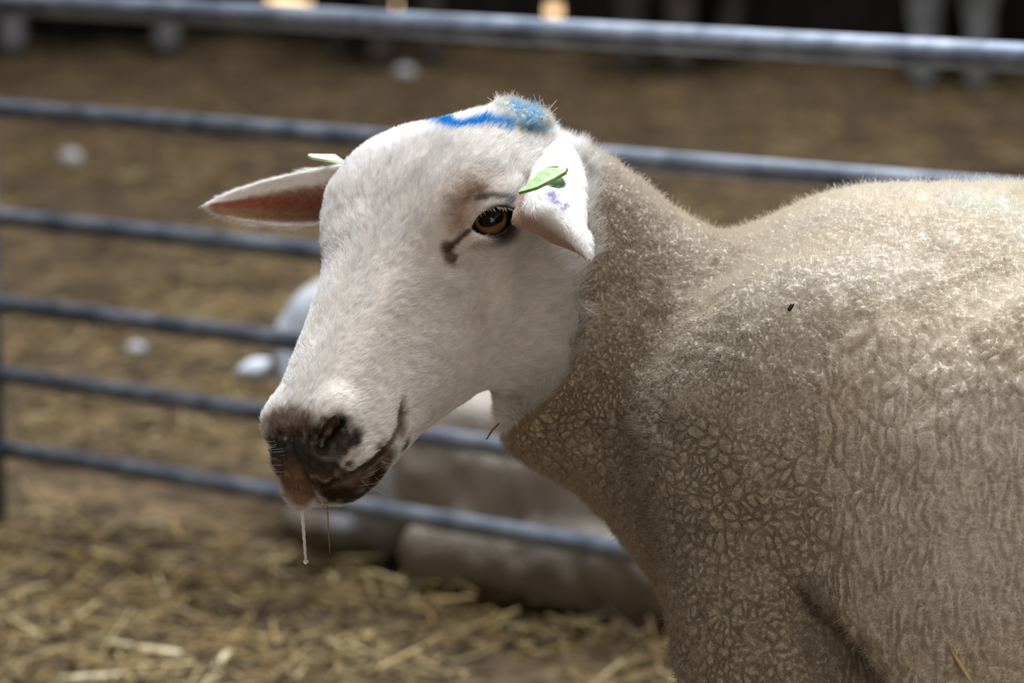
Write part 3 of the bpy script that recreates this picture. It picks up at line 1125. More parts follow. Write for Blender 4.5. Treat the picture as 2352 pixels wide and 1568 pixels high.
# --- fleece: the shell is raised off the skin and parted into staples by cracks
from mathutils.kdtree import KDTree
FL_T = 0.0085


def seen(p, n):
    """1 where the coat shows large to the front, 0 on the far flank and rump"""
    view = (p - CAM) / np.linalg.norm(p - CAM, axis=1)[:, None]
    x, y = side_px(p)
    return smoothstep(-0.40, -0.12, -(n * view).sum(1)) * smoothstep(2760, 2660, x) * smoothstep(1840, 1760, y) * smoothstep(0.14, 0.2, p[:, 2])


def zones(p):
    x, y = side_px(p)
    rib = smoothstep(1790, 1990, x + (vnoise(p, 0.03) - 0.5) * 120) * smoothstep(620, 840, y)
    chest = smoothstep(900, 1060, y + (1600 - x) * 0.15 + (vnoise(p + 2, 0.03) - 0.5) * 120) * (1 - rib)
    zr = rib > 0.5
    zc = (chest > 0.5) & ~zr
    return zr, zc


def staple_space(p, zr, zc):
    """coordinates in which one staple is about one unit across"""
    sp = np.where(zr, 0.0050, np.where(zc, 0.0062, 0.0028))
    st = np.where(zr, 0.24, np.where(zc, 0.95, 0.62))
    wob = np.stack([vnoise(p, 0.012), vnoise(p + 4, 0.012), vnoise(p + 8, 0.012)], 1) - 0.5
    q = p + wob * 0.007
    q[:, 2] *= st
    q[:, 0] += np.where(zr, 2.0, np.where(zc, 4.0, 0.0))
    return q / sp[:, None] , st / sp ** 2, sp


def pick_points(Vx, Nx, Fx, wt, n):
    """n random points on a quad mesh by triangle weight"""
    T3 = np.concatenate([Fx[:, [0, 1, 2]], Fx[:, [0, 2, 3]]])
    cs = np.cumsum(wt)
    t = np.minimum(np.searchsorted(cs, rng.random(n) * cs[-1]), len(wt) - 1)
    a, b = rng.random(n), rng.random(n)
    f = a + b > 1
    a[f], b[f] = 1 - a[f], 1 - b[f]
    ix = T3[t]
    w = np.stack([1 - a - b, a, b], 1)[..., None]
    nn = (Nx[ix] * w).sum(1)
    return (Vx[ix] * w).sum(1), nn / (np.linalg.norm(nn, axis=1)[:, None] + 1e-9), ix, w


def tri_area(Vx, Fx):
    T3 = np.concatenate([Fx[:, [0, 1, 2]], Fx[:, [0, 2, 3]]])
    t = Vx[T3]
    return 0.5 * np.linalg.norm(np.cross(t[:, 1] - t[:, 0], t[:, 2] - t[:, 0]), axis=1)


V0, VN0 = V, vertex_normals(V, F)
wv = smoothstep(-4, 14, wool_side(V0))
sv = seen(V0, VN0)
V = V0 + VN0 * (FL_T * wv * smoothstep(0.10, 0.22, V0[:, 2]))[:, None]
sel = (wv[F].min(1) > 0.3) & (sv[F].min(1) > 0.02)
NS = 4
Fs, Fk = F[sel], F[~sel]
g_ = np.linspace(0, 1, NS + 1)
ga, gb = np.meshgrid(g_, g_, indexing='ij')
ga, gb = ga.ravel(), gb.ravel()
bw = np.stack([(1 - ga) * (1 - gb), ga * (1 - gb), ga * gb, (1 - ga) * gb], 1)       # (25, 4)
sub = np.einsum('kc,fcd->fkd', bw, V[Fs]).reshape(-1, 3)
subn = np.einsum('kc,fcd->fkd', bw, VN0[Fs]).reshape(-1, 3)
subs = np.einsum('kc,fc->fk', bw, sv[Fs] * wv[Fs]).reshape(-1)
key = np.round(sub * 2e5).astype(np.int64)
key = (key[:, 0] * 1000003 + key[:, 1]) * 1000003 + key[:, 2]
_, first, inv = np.unique(key, return_index=True, return_inverse=True)
sub, subn, subs = sub[first], subn[first], subs[first]
subn /= np.linalg.norm(subn, axis=1)[:, None]
loc_f = []
for i in range(NS):
    for j in range(NS):
        a_ = i * (NS + 1) + j
        loc_f.append((a_, a_ + NS + 1, a_ + NS + 2, a_ + 1))
loc_f = np.array(loc_f)
Fsub = inv.reshape(-1)[(np.arange(len(Fs)) * (NS + 1) ** 2)[:, None, None] + loc_f[None]].reshape(-1, 4)
# seeds of the staples, spread over the seen fleece
ws_ = tri_area(V, Fs)
zc_p, zc_n, _, _ = pick_points(V, VN0, Fs, ws_, 160000)
z_r, z_c = zones(zc_p)
zq, zd, _ = staple_space(zc_p, z_r, z_c)
keep = rng.random(len(zc_p)) < np.clip(zd * ws_.sum() / len(zc_p), 0, 1)
zq = zq[keep]
kd = KDTree(len(zq))
for i_ in range(len(zq)):
    kd.insert(zq[i_], i_)
kd.balance()


def staple(p):
    """(id, crack 0..1, depth of the cracks) at points of the fleece"""
    r_, c_ = zones(p)
    q, _, sp = staple_space(p, r_, c_)
    own, gap = np.empty(len(p), np.int64), np.empty(len(p))
    for i, x in enumerate(q):
        h = kd.find_n(x, 2)
        own[i] = h[0][1]
        gap[i] = h[1][2] - h[0][2]
    dome = smoothstep(np.zeros(len(p)), np.where(c_, 0.36, np.where(r_, 0.65, 0.75)), gap)
    dep = np.where(r_, 0.0027, np.where(c_, 0.0032, 0.0024)) * (0.35 + 1.1 * vnoise(p, 0.022))
    return own, 1 - dome, dep


own_s, crack_s, dep_s = staple(sub)
topf = smoothstep(0.25, 0.85, subn[:, 2])
h_s = -(crack_s * dep_s * (1 - 0.45 * topf)) + (vnoise(sub, 0.0018) - 0.5) * 0.0016 + (vnoise(sub, 0.0055) - 0.5) * 0.0022 + (vnoise(sub, 0.030) - 0.5) * 0.003
sub = sub + subn * (h_s * subs)[:, None]
nV = len(V)
V = np.concatenate([V, sub])
F = np.concatenate([Fk, Fsub + nV])
used = np.zeros(len(V), bool)
used[F.ravel()] = True
remap = np.cumsum(used) - 1
sub_ids = remap[nV:]
V, F = V[used], remap[F]
VN = vertex_normals(V, F)
crack_v = np.zeros(len(V))
crack_v[sub_ids] = crack_s
wv = smoothstep(-4, 8, wool_side(V))
print('shell', len(V), len(zq), time.time() - T0)
skin_mat = attr_mat('sheep_skin', 0.55, 0.35, 0.0, (900, 0.5, 0.0006))
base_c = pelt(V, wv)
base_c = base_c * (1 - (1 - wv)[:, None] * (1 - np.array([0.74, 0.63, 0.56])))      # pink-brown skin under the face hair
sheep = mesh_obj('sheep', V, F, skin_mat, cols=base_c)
tag(sheep, 'white sheep in front of the rail fence, blue paint on its poll, drooling', 'sheep')
print('sheep', time.time() - T0)
HAIR_MAT = attr_mat('sheep_hair', 0.75, 0.10, 0.30)
scene.cycles.max_bounces = 8
scene.cycles.diffuse_bounces = 4


TA = np.concatenate([F[:, [0, 1, 2]], F[:, [0, 2, 3]]])
TV = V[TA]
TC = TV.mean(1)
AR = 0.5 * np.linalg.norm(np.cross(TV[:, 1] - TV[:, 0], TV[:, 2] - TV[:, 0]), axis=1)
TNn = VN[TA].mean(1)
TNn /= np.linalg.norm(TNn, axis=1)[:, None] + 1e-9
TW = wool_side(TC)
# strands go densest where the coat is seen large; the far flank and rump get a thinner, coarser coat
view = (TC - CAM) / np.linalg.norm(TC - CAM, axis=1)[:, None]
facing = -(TNn * view).sum(1)
tx, ty = side_px(TC)
near = smoothstep(-0.35, 0.0, facing) * ((tx < 2700) & (ty < 1850)) + 0.0


def scatter(wt, n):
    """n random surface points with area weights: position, normal, triangle"""
    cs = np.cumsum(wt)
    t = np.searchsorted(cs, rng.random(n) * cs[-1])
    t = np.minimum(t, len(wt) - 1)
    a, b = rng.random(n), rng.random(n)
    f = a + b > 1
    a[f], b[f] = 1 - a[f], 1 - b[f]
    ix = TA[t]
    p = V[ix[:, 0]] * (1 - a - b)[:, None] + V[ix[:, 1]] * a[:, None] + V[ix[:, 2]] * b[:, None]
    nn = VN[ix[:, 0]] * (1 - a - b)[:, None] + VN[ix[:, 1]] * a[:, None] + VN[ix[:, 2]] * b[:, None]
    return p, nn / (np.linalg.norm(nn, axis=1)[:, None] + 1e-9)


def tangent(v, n):
    v = v - n * (v * n).sum(1)[:, None]
    return v / (np.linalg.norm(v, axis=1)[:, None] + 1e-6)


def face_groom(p, n):
    f, t, s = HD.local(p)
    up = smoothstep(60, 0, f)                         # forehead hair runs up to the poll, below it sweeps back over the cheeks
    sid = smoothstep(8, 55, np.abs(s))
    g = (-F_[None] * (0.55 + 0.45 * np.maximum(up, sid))[:, None]
         - T_[None] * (0.55 * sid * (1 - 0.6 * up))[:, None]
         + S_[None] * (np.clip(s / 40, -1, 1) * (1 - sid) * 0.6)[:, None])
    w = np.stack([vnoise(p, 0.02), vnoise(p + 5.1, 0.02), vnoise(p + 9.3, 0.02)], 1) - 0.5
    return tangent(g + w * 0.7, n)


def grow(p, n, g, L, lift, k, jitter, droop=0.35):
    """bent strand: starts leaning by lift, lies down along g towards the tip"""
    d0 = n * lift[:, None] + g * (1 - lift)[:, None]
    d0 += rng.normal(0, jitter, p.shape)
    d0 /= np.linalg.norm(d0, axis=1)[:, None]
    d1 = d0 * (1 - droop) + g * droop
    d1 += rng.normal(0, jitter, p.shape)
    d1 /= np.linalg.norm(d1, axis=1)[:, None]
    t = np.linspace(0, 1, k)[None, :, None]
    return p[:, None] + (d0[:, None] * t + (d1 - d0)[:, None] * 0.5 * t * t) * L[:, None, None]


def bald(p):
    """wet leather between the nostrils, and the eyes, carry no hair"""
    m = smoothstep(0.25, 0.45, caps(p, Z['nose'], 0.021))
    for mm in (lambda q: q, mir):
        m = np.maximum(m, (np.linalg.norm(p - mm(eye_c), axis=1) < 0.0178) * 1.0)
    return m


if HAIR:
    # ---- short hair of the face
    wt = AR * (TW < 6) * (0.12 + near)
    n = 290000
    p, nn = scatter(wt, n)
    keep = rng.random(n) > bald(p)
    p, nn = p[keep], nn[keep]
    g = face_groom(p, nn)
    f, t, s = HD.local(p)
    ws = wool_side(p)
    L = 0.0045 + 0.0022 * smoothstep(90, -20, f) + 0.0075 * smoothstep(-140, -10, ws) + 0.006 * smoothstep(-50, -4, ws) * smoothstep(40, -60, t)
    L *= 0.7 + 0.5 * vnoise(p, 0.012)
    L *= rng.uniform(0.6, 1.15, len(p))
    L *= 1 - 0.5 * smoothstep(0, 0.5, caps(p, Z['lidr'] + Z['tear'], 0.02))
    lift = 0.24 + 0.16 * vnoise(p, 0.005) + 0.12 * smoothstep(-50, -4, ws)
    # gather neighbours into fine locks
    lock = np.stack([vnoise(p + 3, 0.0022), vnoise(p + 7, 0.0022), vnoise(p + 11, 0.0022)], 1) - 0.5
    pts = grow(p, nn, tangent(g + lock * 0.6, nn), L, lift, 4, 0.07, 0.5)
    c = pelt(p, smoothstep(-4, 8, ws) * 0)
    c = np.clip(c * rng.normal(1.0, 0.07, (len(p), 1)) * (0.86 + 0.26 * vnoise(p + 17, 0.0026))[:, None], 0, 0.95)
    strands('face_hair', pts, rng.uniform(0.000045, 0.00008, len(p)), c, HAIR_MAT, sheep)
    print('face hair', time.time() - T0)

    # ---- fleece: fine short fibre over the staples
    wt = AR * (TW > -3) * (0.08 + near) * (TC[:, 2] > 0.10)
    n = 780000
    p, nn, ix, w_ = pick_points(V, VN, F, wt, n)
    crk = (crack_v[ix][..., None] * w_).sum(1)[:, 0]
    top = smoothstep(0.2, 0.8, nn[:, 2])
    sd = seen(p, nn)
    L = (0.0034 + 0.0012 * top) * (1 - 0.45 * crk) * rng.uniform(0.7, 1.15, n) * (1 + 1.2 * (1 - sd))
    cdir = nn + rng.normal(0, 0.34, (n, 3)) + 0.8 * (np.stack([vnoise(p, 0.0025), vnoise(p + 3, 0.0025), vnoise(p + 6, 0.0025)], 1) - 0.5)
    cdir /= np.linalg.norm(cdir, axis=1)[:, None]
    K = 3
    tt = np.linspace(0, 1, K)[None, :, None]
    bend = tangent(rng.normal(0, 1, (n, 3)), cdir)
    pts = p[:, None] + cdir[:, None] * L[:, None, None] * tt + bend[:, None] * (tt ** 2) * (L * 0.35)[:, None, None]
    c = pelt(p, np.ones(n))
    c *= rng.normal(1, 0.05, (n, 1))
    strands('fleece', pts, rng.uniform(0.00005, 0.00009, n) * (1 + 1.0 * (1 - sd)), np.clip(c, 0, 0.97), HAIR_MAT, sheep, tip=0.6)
    # loose curly fibres standing out of the fleece
    pick = rng.choice(n, 26000, p=(0.25 + top) / (0.25 + top).sum())
    m = len(pick)
    K = 7
    tt = np.linspace(0, 1, K)[None, :, None]
    Lf = rng.uniform(0.0005, 0.0045, m) * (0.7 + 0.5 * top[pick])
    p0 = pts[pick, 0]
    df = nn[pick] + rng.normal(0, 0.6, (m, 3))
    df /= np.linalg.norm(df, axis=1)[:, None]
    e1 = tangent(rng.normal(0, 1, (m, 3)), df)
    e2 = np.cross(df, e1)
    ang = rng.uniform(0, 6.28, (m, 1)) + rng.uniform(3, 8, (m, 1)) * tt[:, :, 0]
    fp = p0[:, None] + df[:, None] * (tt * (Lf + 0.0045)[:, None, None]) + (0.0014 * tt) * (np.cos(ang)[..., None] * e1[:, None] + np.sin(ang)[..., None] * e2[:, None])
    strands('fleece_fuzz', fp, np.full(m, 0.00006), np.clip(c[pick], 0, 0.97), HAIR_MAT, sheep)
    print('fleece', time.time() - T0)

# ------------------------------------------------------------------ eyes
def eye_material():
    m, nt, b = new_mat('sheep_eye')
    tc = N(nt, 'ShaderNodeTexCoord')
    sp = N(nt, 'ShaderNodeSeparateXYZ')
    L = nt.links.new
    L(tc.outputs['Object'], sp.inputs[0])

    def math_(op, a, b_=None):
        n = N(nt, 'ShaderNodeMath', operation=op)
        for i, x in enumerate((a, b_)):
            if x is None:
                continue
            if isinstance(x, (int, float)):
                n.inputs[i].default_value = x
            else:
                L(x, n.inputs[i])
        return n.outputs[0]
    X, Y = sp.outputs[0], math_('SUBTRACT', sp.outputs[1], 0.0022)
    pup = math_('ADD', math_('POWER', math_('ABSOLUTE', math_('DIVIDE', X, 0.0088)), 2.6),
                math_('POWER', math_('ABSOLUTE', math_('DIVIDE', Y, 0.0060)), 2.6))
    rad = math_('DIVIDE', math_('SQRT', math_('ADD', math_('MULTIPLY', X, X), math_('MULTIPLY', Y, Y))), 0.0112)
    nz = N(nt, 'ShaderNodeTexNoise')
    nz.inputs['Scale'].default_value = 900
    L(tc.outputs['Object'], nz.inputs['Vector'])
    rr = math_('ADD', rad, math_('MULTIPLY', math_('SUBTRACT', nz.outputs['Fac'], 0.5), 0.12))
    r1 = N(nt, 'ShaderNodeValToRGB')
    e = r1.color_ramp.elements
    e[0].position, e[0].color = 0.0, (0.06, 0.03, 0.01, 1)
    e[1].position, e[1].color = 1.0, (0.010, 0.006, 0.004, 1)
    for ps, c in ((0.45, (0.13, 0.06, 0.018, 1)), (0.78, (0.19, 0.09, 0.028, 1)), (0.93, (0.13, 0.06, 0.02, 1)), (0.985, (0.02, 0.01, 0.006, 1))):
        x = e.new(ps)
        x.color = c
    L(rr, r1.inputs['Fac'])
    r2 = N(nt, 'ShaderNodeValToRGB')
    r2.color_ramp.elements[0].position, r2.color_ramp.elements[1].position = 0.85, 1.25
    L(math_('MULTIPLY', pup, 1.0), r2.inputs['Fac'])
    mx = N(nt, 'ShaderNodeMix', data_type='RGBA')
    mx.inputs['A'].default_value = (0.003, 0.003, 0.004, 1)
    L(r2.outputs['Color'], mx.inputs['Factor'])
    L(r1.outputs['Color'], mx.inputs['B'])
    L(mx.outputs['Result'], b.inputs['Base Color'])
    b.inputs['Roughness'].default_value = 0.10
    b.inputs['Specular IOR Level'].default_value = 0.3
    b.inputs['Coat Weight'].default_value = 0.08
    b.inputs['Coat Roughness'].default_value = 0.02
    return m


EYE_MAT = eye_material()
LASH = []
for mm, vv in ((lambda p: p, lambda v: v), (mir, mirv)):
    nu_, nv_ = 40, 26
    ev, ef = [], []
    for j in range(nv_ + 1):
        ph = math.pi * j / nv_
        for i in range(nu_):
            th = 2 * math.pi * i / nu_
            r = R_EYE * (1 + 0.05 * math.exp(-(ph / 0.55) ** 2))          # the cornea stands slightly proud
            ev.append((r * math.sin(ph) * math.cos(th), r * math.sin(ph) * math.sin(th), r * math.cos(ph)))
    for j in range(nv_):
        for i in range(nu_):
            i2 = (i + 1) % nu_
            ef.append((j * nu_ + i, j * nu_ + i2, (j + 1) * nu_ + i2, (j + 1) * nu_ + i))
    eo = mesh_obj('eye', ev, ef, EYE_MAT)
    a_, b_, c_ = vv(eye_h), vv(eye_v), vv(eye_n)
    if mm is mir:
        a_ = -a_
    ctr = mm(eye_c)
    eo.parent = sheep
    eo.matrix_basis = Matrix(((a_[0], b_[0], c_[0], ctr[0]), (a_[1], b_[1], c_[1], ctr[1]), (a_[2], b_[2], c_[2], ctr[2]), (0, 0, 0, 1)))
    # lashes of the upper lid
    n = 90
    u = rng.uniform(-1, 1, n)
    base = (eye_c[None] + eye_h[None] * (u * 0.0135)[:, None] + eye_v[None] * (0.0094 - 0.0062 * u ** 2)[:, None]
            + eye_n[None] * (0.0142 - 0.0035 * u ** 2)[:, None])
    d = eye_n[None] * 0.95 - eye_v[None] * 0.35 + eye_h[None] * (u * 0.45)[:, None] + rng.normal(0, 0.12, (n, 3))
    d /= np.linalg.norm(d, axis=1)[:, None]
    Ll = rng.uniform(0.003, 0.006, n)
    tt = np.linspace(0, 1, 5)[None, :, None]
    lp_ = base[:, None] + d[:, None] * tt * Ll[:, None, None] - eye_v[None, None] * (tt ** 2 * Ll[:, None, None] * 0.45)
    if mm is mir:
        lp_ = lp_ - 2 * S_ * ((lp_ - O_) @ S_)[..., None]
    LASH.append(lp_)
lp_ = np.concatenate(LASH)
strands('eyelashes', lp_, np.full(len(lp_), 0.00018), np.tile([[0.85, 0.75, 0.63]], (len(lp_), 1)) * rng.uniform(0.5, 1.1, (len(lp_), 1)), HAIR_MAT, sheep)


# ------------------------------------------------------------------ ears
def resample(pts, n):
    pts = np.asarray(pts, float)
    # Catmull-Rom, then equal steps
    q = []
    m = len(pts)
    for i in range(m - 1):
        p0, p1, p2, p3 = pts[max(i - 1, 0)], pts[i], pts[i + 1], pts[min(i + 2, m - 1)]
        for t in np.arange(10) / 10:
            q.append(0.5 * ((2 * p1) + (p2 - p0) * t + (2 * p0 - 5 * p1 + 4 * p2 - p3) * t * t + (-p0 + 3 * p1 - 3 * p2 + p3) * t ** 3))
    q.append(pts[-1])
    q = np.array(q)
    l = np.concatenate([[0], np.cumsum(np.linalg.norm(np.diff(q, axis=0), axis=1))])
    return np.stack([np.interp(np.linspace(0, l[-1], n), l, q[:, d]) for d in range(3)], 1)


def ear_mesh(A, B, shape, thick, nu=44, nv=26):
    """sheet between two edge curves; shape(u, v) -> offset vector; closed with the given thickness"""
    A, B = resample(A, nu), resample(B, nu)
    u = np.linspace(0, 1, nu)[:, None]
    v = np.linspace(0, 1, nv)[None, :]
    G = A[:, None] * (1 - v)[..., None] + B[:, None] * v[..., None] + shape(u, v)
    du = np.gradient(G, axis=0)
    dv = np.gradient(G, axis=1)
    nn_e = np.cross(du, dv)
    nn_e /= np.linalg.norm(nn_e, axis=2)[..., None] + 1e-12
    th = thick * (0.30 + 0.70 * np.sqrt(np.clip(np.sin(np.pi * v) * 1.0, 0, 1))) * np.ones_like(u)
    top = G + nn_e * th[..., None] / 2
    bot = G - nn_e * th[..., None] / 2
    Vv = np.concatenate([top.reshape(-1, 3), bot.reshape(-1, 3)])
    M = nu * nv
    Ff = []
    for i in range(nu - 1):
        for j in range(nv - 1):
            a = i * nv + j
            Ff.append((a, a + nv, a + nv + 1, a + 1))
            Ff.append((M + a, M + a + 1, M + a + nv + 1, M + a + nv))
    for i in range(nu - 1):
        a, b = i * nv, i * nv + nv - 1
        Ff.append((a, M + a, M + a + nv, a + nv))
        Ff.append((b, b + nv, M + b + nv, M + b))
    for j in range(nv - 1):
        a, b = j, (nu - 1) * nv + j
        Ff.append((a, a + 1, M + a + 1, M + a))
        Ff.append((b, M + b, M + b + 1, b + 1))
    UV = np.stack([np.broadcast_to(u, (nu, nv)), np.broadcast_to(v, (nu, nv))], -1).reshape(-1, 2)
    return Vv, np.array(Ff), np.concatenate([UV, UV]), np.concatenate([np.ones(M), np.zeros(M)]), nn_e


def ear_hair(name, Ve, Fe, col_fn, n, L0, dirv, parent, lift=0.25):
    VNe = vertex_normals(Ve, Fe)
    T3 = np.concatenate([Fe[:, [0, 1, 2]], Fe[:, [0, 2, 3]]])
    Vt = Ve[T3]
    ar = 0.5 * np.linalg.norm(np.cross(Vt[:, 1] - Vt[:, 0], Vt[:, 2] - Vt[:, 0]), axis=1)
    cs = np.cumsum(ar)
    t = np.minimum(np.searchsorted(cs, rng.random(n) * cs[-1]), len(ar) - 1)
    a, b = rng.random(n), rng.random(n)
    f = a + b > 1
    a[f], b[f] = 1 - a[f], 1 - b[f]
    w = np.stack([1 - a - b, a, b], 1)
    ix = T3[t]
    p = (Ve[ix] * w[..., None]).sum(1)
    nn = (VNe[ix] * w[..., None]).sum(1)
    nn /= np.linalg.norm(nn, axis=1)[:, None] + 1e-9
    c, Lm = col_fn(p, ix, w)
    g = tangent(np.tile(np.asarray(dirv, float)[None], (n, 1)) + 0.3 * (np.stack([vnoise(p, 0.008), vnoise(p + 3, 0.008), vnoise(p + 6, 0.008)], 1) - 0.5), nn)
    pts = grow(p, nn, g, L0 * Lm * rng.uniform(0.6, 1.2, n), np.full(n, lift), 4, 0.08, 0.4)
    strands(name, pts, np.full(n, 0.00008), np.clip(c * rng.normal(1, 0.05, (n, 1)), 0, 0.97), HAIR_MAT, parent)


EAR_MAT = attr_mat('ear_skin', 0.6, 0.3, 0.25)
WHITE_E = np.array((0.90, 0.85, 0.81))

# near ear: hangs forward over the cheek, tip turned down, front edge curled under
A = [P(*q) for q in ((1236, 372, 0.010), (1212, 418, 0.052), (1190, 462, 0.085), (1194, 487, 0.096), (1240, 502, 0.108), (1290, 535, 0.117), (1330, 574, 0.121), (1349, 594, 0.121))]
B = [P(*q) for q in ((1290, 318, -0.005), (1325, 360, 0.022), (1343, 420, 0.052), (1347, 480, 0.080), (1344, 524, 0.098), (1356, 548, 0.108), (1359, 578, 0.117), (1353, 596, 0.121))]
OUT = unit(-FWD * 0.75 + UP * 0.55 + RT * 0.2)


def near_shape(u, v):
    bul = 0.010 * np.sin(np.pi * v) ** 0.8 * np.sin(np.pi * np.clip(u * 0.85 + 0.12, 0, 1))
    curl = -0.014 * np.exp(-(v / 0.11) ** 2) * smoothstep(0.25, 0.5, u) * smoothstep(1.02, 0.8, u)
    return (bul + curl)[..., None] * OUT


Ve, Fe, UVe, side, _ = ear_mesh(A, B, near_shape, 0.0042)
outer = (vertex_normals(Ve, Fe) @ OUT) > 0
INK = [(1268, 447, 0.004), (1274, 457, 0.0045), (1283, 466, 0.0025), (1296, 472, 0.0022), (1301, 468, 0.0022), (1290, 480, 0.002), (1262, 444, 0.002)]


def near_col(p):
    x, y = side_px(p)
    c = np.tile(WHITE_E[None], (len(p), 1))
    for (ix_, iy_, r_) in INK:
        d = np.hypot(x - ix_, y - iy_) * SC
        c = mixc(c, smoothstep(r_, r_ * 0.35, d + (vnoise(p, 0.0015) - 0.5) * 0.0025) * 0.7, (0.16, 0.13, 0.34))
    return c


def near_rim(uv):
    """the curled front edge shows the ear's pinkish-brown inner side"""
    return smoothstep(0.15, 0.07, uv[:, 1]) * smoothstep(0.28, 0.45, uv[:, 0]) * smoothstep(0.99, 0.95, uv[:, 0])


ce = mixc(near_col(Ve), near_rim(UVe), (0.46, 0.29, 0.21))
inner = ~outer
ce[inner] = (0.62, 0.43, 0.34)
ear1 = mesh_obj('ear', Ve, Fe, EAR_MAT, sheep, cols=ce)
ear1['label'] = 'ear hanging forward beside the eye, with tattoo ink'


def col_near(p, ix, w):
    o = outer[ix[:, 0]]
    c = near_col(p)
    rim = near_rim((UVe[ix] * w[..., None]).sum(1))
    c = mixc(c, rim * 0.9, (0.50, 0.33, 0.24))
    c[~o] = (0.62, 0.43, 0.33)
    return c, np.where(o, 1.0, 0.7) * (1 - 0.6 * rim)


if HAIR:
    ear_hair('ear_hair', Ve, Fe, col_near, 16000, 0.0042, A[-1] - A[0], ear1)

# far ear: stands out level behind the brow, hollow side towards the viewer
A2 = [P(*q) for q in ((905, 352, -0.045), (820, 372, -0.055), (735, 388, -0.068), (660, 403, -0.082), (600, 418, -0.094), (540, 437, -0.104), (495, 455, -0.110), (470, 472, -0.113))]
B2 = [P(*q) for q in ((905, 500, -0.045), (820, 518, -0.055), (735, 519, -0.068), (660, 520, -0.082), (600, 515, -0.094), (540, 505, -0.104), (495, 489, -0.110), (470, 474, -0.113))]


def far_shape(u, v):
    return (-0.016 * np.sin(np.pi * v) ** 0.9 * np.sin(np.pi * np.clip(0.55 + 0.5 * u, 0, 1)) ** 0.6)[..., None] * (-FWD)


Ve2, Fe2, UV2, side2, _ = ear_mesh(A2, B2, far_shape, 0.0045)
inn2 = (vertex_normals(Ve2, Fe2) @ FWD) < 0


def far_col(p, u, v, inside):
    c = np.tile(WHITE_E[None], (len(p), 1))
    nz = vnoise(p, 0.004) - 0.5
    hollow = smoothstep(0.16, 0.34, v + nz * 0.10 - 0.10 * smoothstep(0.75, 1.0, u)) * smoothstep(0.985, 0.90, v) * smoothstep(0.985, 0.94, u) * inside
    c = mixc(c, hollow, (0.46, 0.27, 0.17))
    c = mixc(c, hollow * smoothstep(0.25, 0.05, np.abs(v - 0.52 + (u - 0.6) * 0.35)) * 0.75, (0.42, 0.10, 0.05))
    c = mixc(c, hollow * smoothstep(0.75, 0.5, u) * 0.45, (0.22, 0.09, 0.05))
    return c


ce2 = far_col(Ve2, UV2[:, 0], UV2[:, 1], inn2)
ear2 = mesh_obj('ear', Ve2, Fe2, EAR_MAT, sheep, cols=ce2)
ear2['label'] = 'ear standing out level, its reddish hollow showing'


def col_far(p, ix, w):
    uv = (UV2[ix] * w[..., None]).sum(1)
    ins = inn2[ix[:, 0]]
    c = far_col(p, uv[:, 0], uv[:, 1], ins)
    rim = np.maximum(smoothstep(0.90, 0.99, uv[:, 1]), smoothstep(0.10, 0.0, uv[:, 1]))
    return c, np.where(ins, 0.55, 1.0) + rim * 0.5


if HAIR:
    ear_hair('ear_hair', Ve2, Fe2, col_far, 15000, 0.0048, (A2[-1] - A2[0]) - ZUP * 0.06, ear2)


# ------------------------------------------------------------------ ear tags
def tag_plate(poly, d, thick, nrm):
    """flat plastic outline (pixels + depth each) extruded along nrm"""
    top = [P(x, y, dd) + nrm * thick / 2 for x, y, dd in poly]
    bot = [P(x, y, dd) - nrm * thick / 2 for x, y, dd in poly]
    n = len(poly)
    F_t = [tuple(range(n)), tuple(range(2 * n - 1, n - 1, -1))] + [(i, n + i, n + (i + 1) % n, (i + 1) % n) for i in range(n)]
    return top + bot, F_t


GREEN = plain('green_plastic', (0.17, 0.30, 0.06), 0.55, noise=(220, (0.30, 0.44, 0.16), 0.12))
GREEN_D = plain('dark_green_plastic', (0.07, 0.16, 0.05), 0.5)
tn = unit(UP * 0.5 - FWD * 0.8 - RT * 0.3)
v_, f_ = tag_plate([(1192, 444, 0.124), (1198, 436, 0.122), (1226, 414, 0.116), (1232, 402, 0.111), (1258, 386, 0.106), (1282, 384, 0.104), (1284, 388, 0.104), (1304, 387, 0.103),
                    (1300, 397, 0.108), (1274, 413, 0.113), (1232, 433, 0.120)], 0, 0.0030, tn)
tag1 = mesh_obj('ear_tag', v_, f_, GREEN, sheep, smooth=False)
tag1['label'] = 'green plastic tag through the hanging ear'
c0 = P(1270, 417, 0.083)
v_, f_ = tube([c0 + tn * q for q in (-0.010, -0.004, 0.0, 0.0015)], [0.0065, 0.0068, 0.0060, 0.003], 14)
mesh_obj('tag_button', v_, f_, GREEN_D, tag1)
tn2 = unit(UP * 0.85 - FWD * 0.5)
v_, f_ = tag_plate([(707, 358, -0.062), (712, 356, -0.063), (770, 357, -0.070), (790, 372, -0.070), (752, 369, -0.064), (716, 363, -0.062)], 0, 0.0020, tn2)
tag2 = mesh_obj('ear_tag', v_, f_, plain('pale_green_plastic', (0.62, 0.85, 0.50), 0.4), sheep, smooth=False)
tag2['label'] = 'pale green tag edge showing above the far ear'

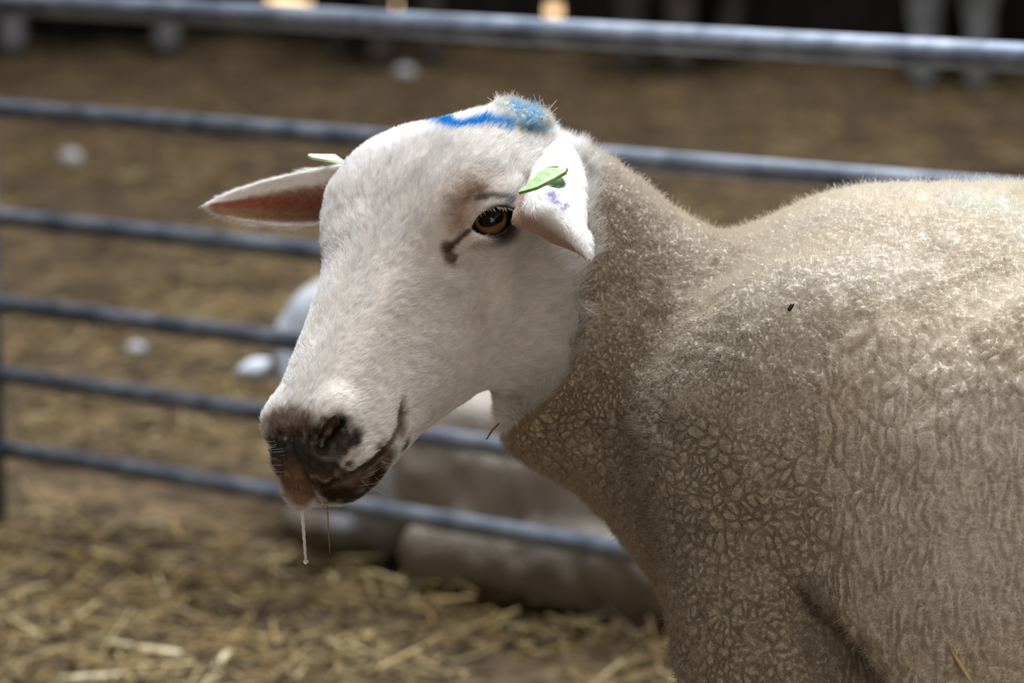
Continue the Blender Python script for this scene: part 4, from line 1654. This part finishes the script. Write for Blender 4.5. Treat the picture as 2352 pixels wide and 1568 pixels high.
# ------------------------------------------------------------------ spittle, whiskers, bits stuck in the fleece
sal, nt, b = new_mat('saliva')
b.inputs['Base Color'].default_value = (0.95, 0.97, 1.0, 1)
b.inputs['Transmission Weight'].default_value = 0.75
b.inputs['Roughness'].default_value = 0.08
b.inputs['IOR'].default_value = 1.34
lipd = lip_d - 0.004
ys_ = np.linspace(1140, 1284, 22)
pts_ = [P(693 + 9 * ((y - 1140) / 144) ** 1.2 + 0.9 * math.sin(y * 0.35), y, lipd) for y in ys_]
rr_ = np.interp(ys_, [1140, 1160, 1200, 1255, 1284], [6.5, 4.8, 3.9, 3.2, 3.0]) * SC * (1 + 0.10 * np.sin(ys_ * 0.9))
pts_ += [P(702.5, y, lipd) for y in (1287, 1290, 1293, 1295)]
rr_ = np.concatenate([rr_, np.array([5.5, 6.5, 4.5, 1.0]) * SC])
v_, f_ = tube(pts_, rr_, 12)
o = mesh_obj('saliva_strand', v_, f_, sal, sheep)
o['label'] = 'clear string of saliva hanging from the lip'
pts_ = [P(752 + 6 * ((y - 1120) / 150) ** 2, y, lipd - 0.006) for y in np.linspace(1118, 1272, 12)]
v_, f_ = tube(pts_, np.linspace(1.9, 1.0, 12) * SC, 8)
o = mesh_obj('saliva_strand', v_, f_, plain('brown_saliva', (0.22, 0.11, 0.035), 0.2), sheep)
o['label'] = 'thin brown thread of spittle hanging from the chin'
wh = []
for i in range(30):
    if i < 15:
        q0 = fd.hit(random.uniform(815, 905), random.uniform(1045, 1125))
        dr = RT * random.uniform(0.5, 1) + UP * random.uniform(-0.6, 0.25) - FWD * random.uniform(0, 0.5)
    else:
        q0 = fd.hit(random.uniform(632, 660), random.uniform(1010, 1085))
        dr = -RT + UP * random.uniform(-0.5, 0.4) - FWD * random.uniform(0, 0.5)
    if q0 is None:
        continue
    dr = unit(dr)
    Lw = random.uniform(0.008, 0.026) if i < 15 else random.uniform(0.004, 0.010)
    tt1 = np.linspace(0, 1, 6)[:, None]
    wh.append(q0 + dr * tt1 * Lw + UP * (tt1 ** 2) * Lw * random.uniform(-0.15, 0.3))
wh = np.array(wh)
strands('whiskers', wh, np.full(len(wh), 0.00009), np.tile([[0.55, 0.47, 0.38]], (len(wh), 1)), HAIR_MAT, sheep)

STALK = plain('dry_straw', (0.55, 0.40, 0.15), 0.5)


def stuck(a, b, r, mat, label, bend=0.0, cat='straw', name='straw_stalk'):
    pa, pb = a, b
    mid = (pa + pb) / 2 + UP * bend
    v_, f_ = tube([pa, mid * 0.5 + pa * 0.5, mid, mid * 0.5 + pb * 0.5, pb], [r * 0.8, r, r, r, r * 0.6], 7)
    return tag(mesh_obj(name, v_, f_, mat), label, cat)


q = fd.hit(2210, 1540)
dq = D0 - np.dot(q - CAM, FWD) + 0.018
stuck(P(2183, 1488, dq - 0.006), P(2236, 1575, dq), 0.0013, STALK, 'golden straw stuck in the fleece at the lower right')
q = fd.hit(1170, 950)
dq = D0 - np.dot(q - CAM, FWD) + 0.004
stuck(P(1146, 972, dq - 0.002), P(1117, 1009, dq), 0.0007, plain('brown_straw', (0.16, 0.09, 0.04), 0.6), 'thin brown straw dangling under the throat', 0.001)
q = fd.hit(1815, 706)
dq = D0 - np.dot(q - CAM, FWD) + 0.0145
stuck(P(1821, 697, dq), P(1811, 714, dq), 0.0014, plain('dark_husk', (0.012, 0.008, 0.012), 0.5), 'small dark husk caught in the shoulder fleece', 0, 'husk', 'seed_husk')
print('details', time.time() - T0)
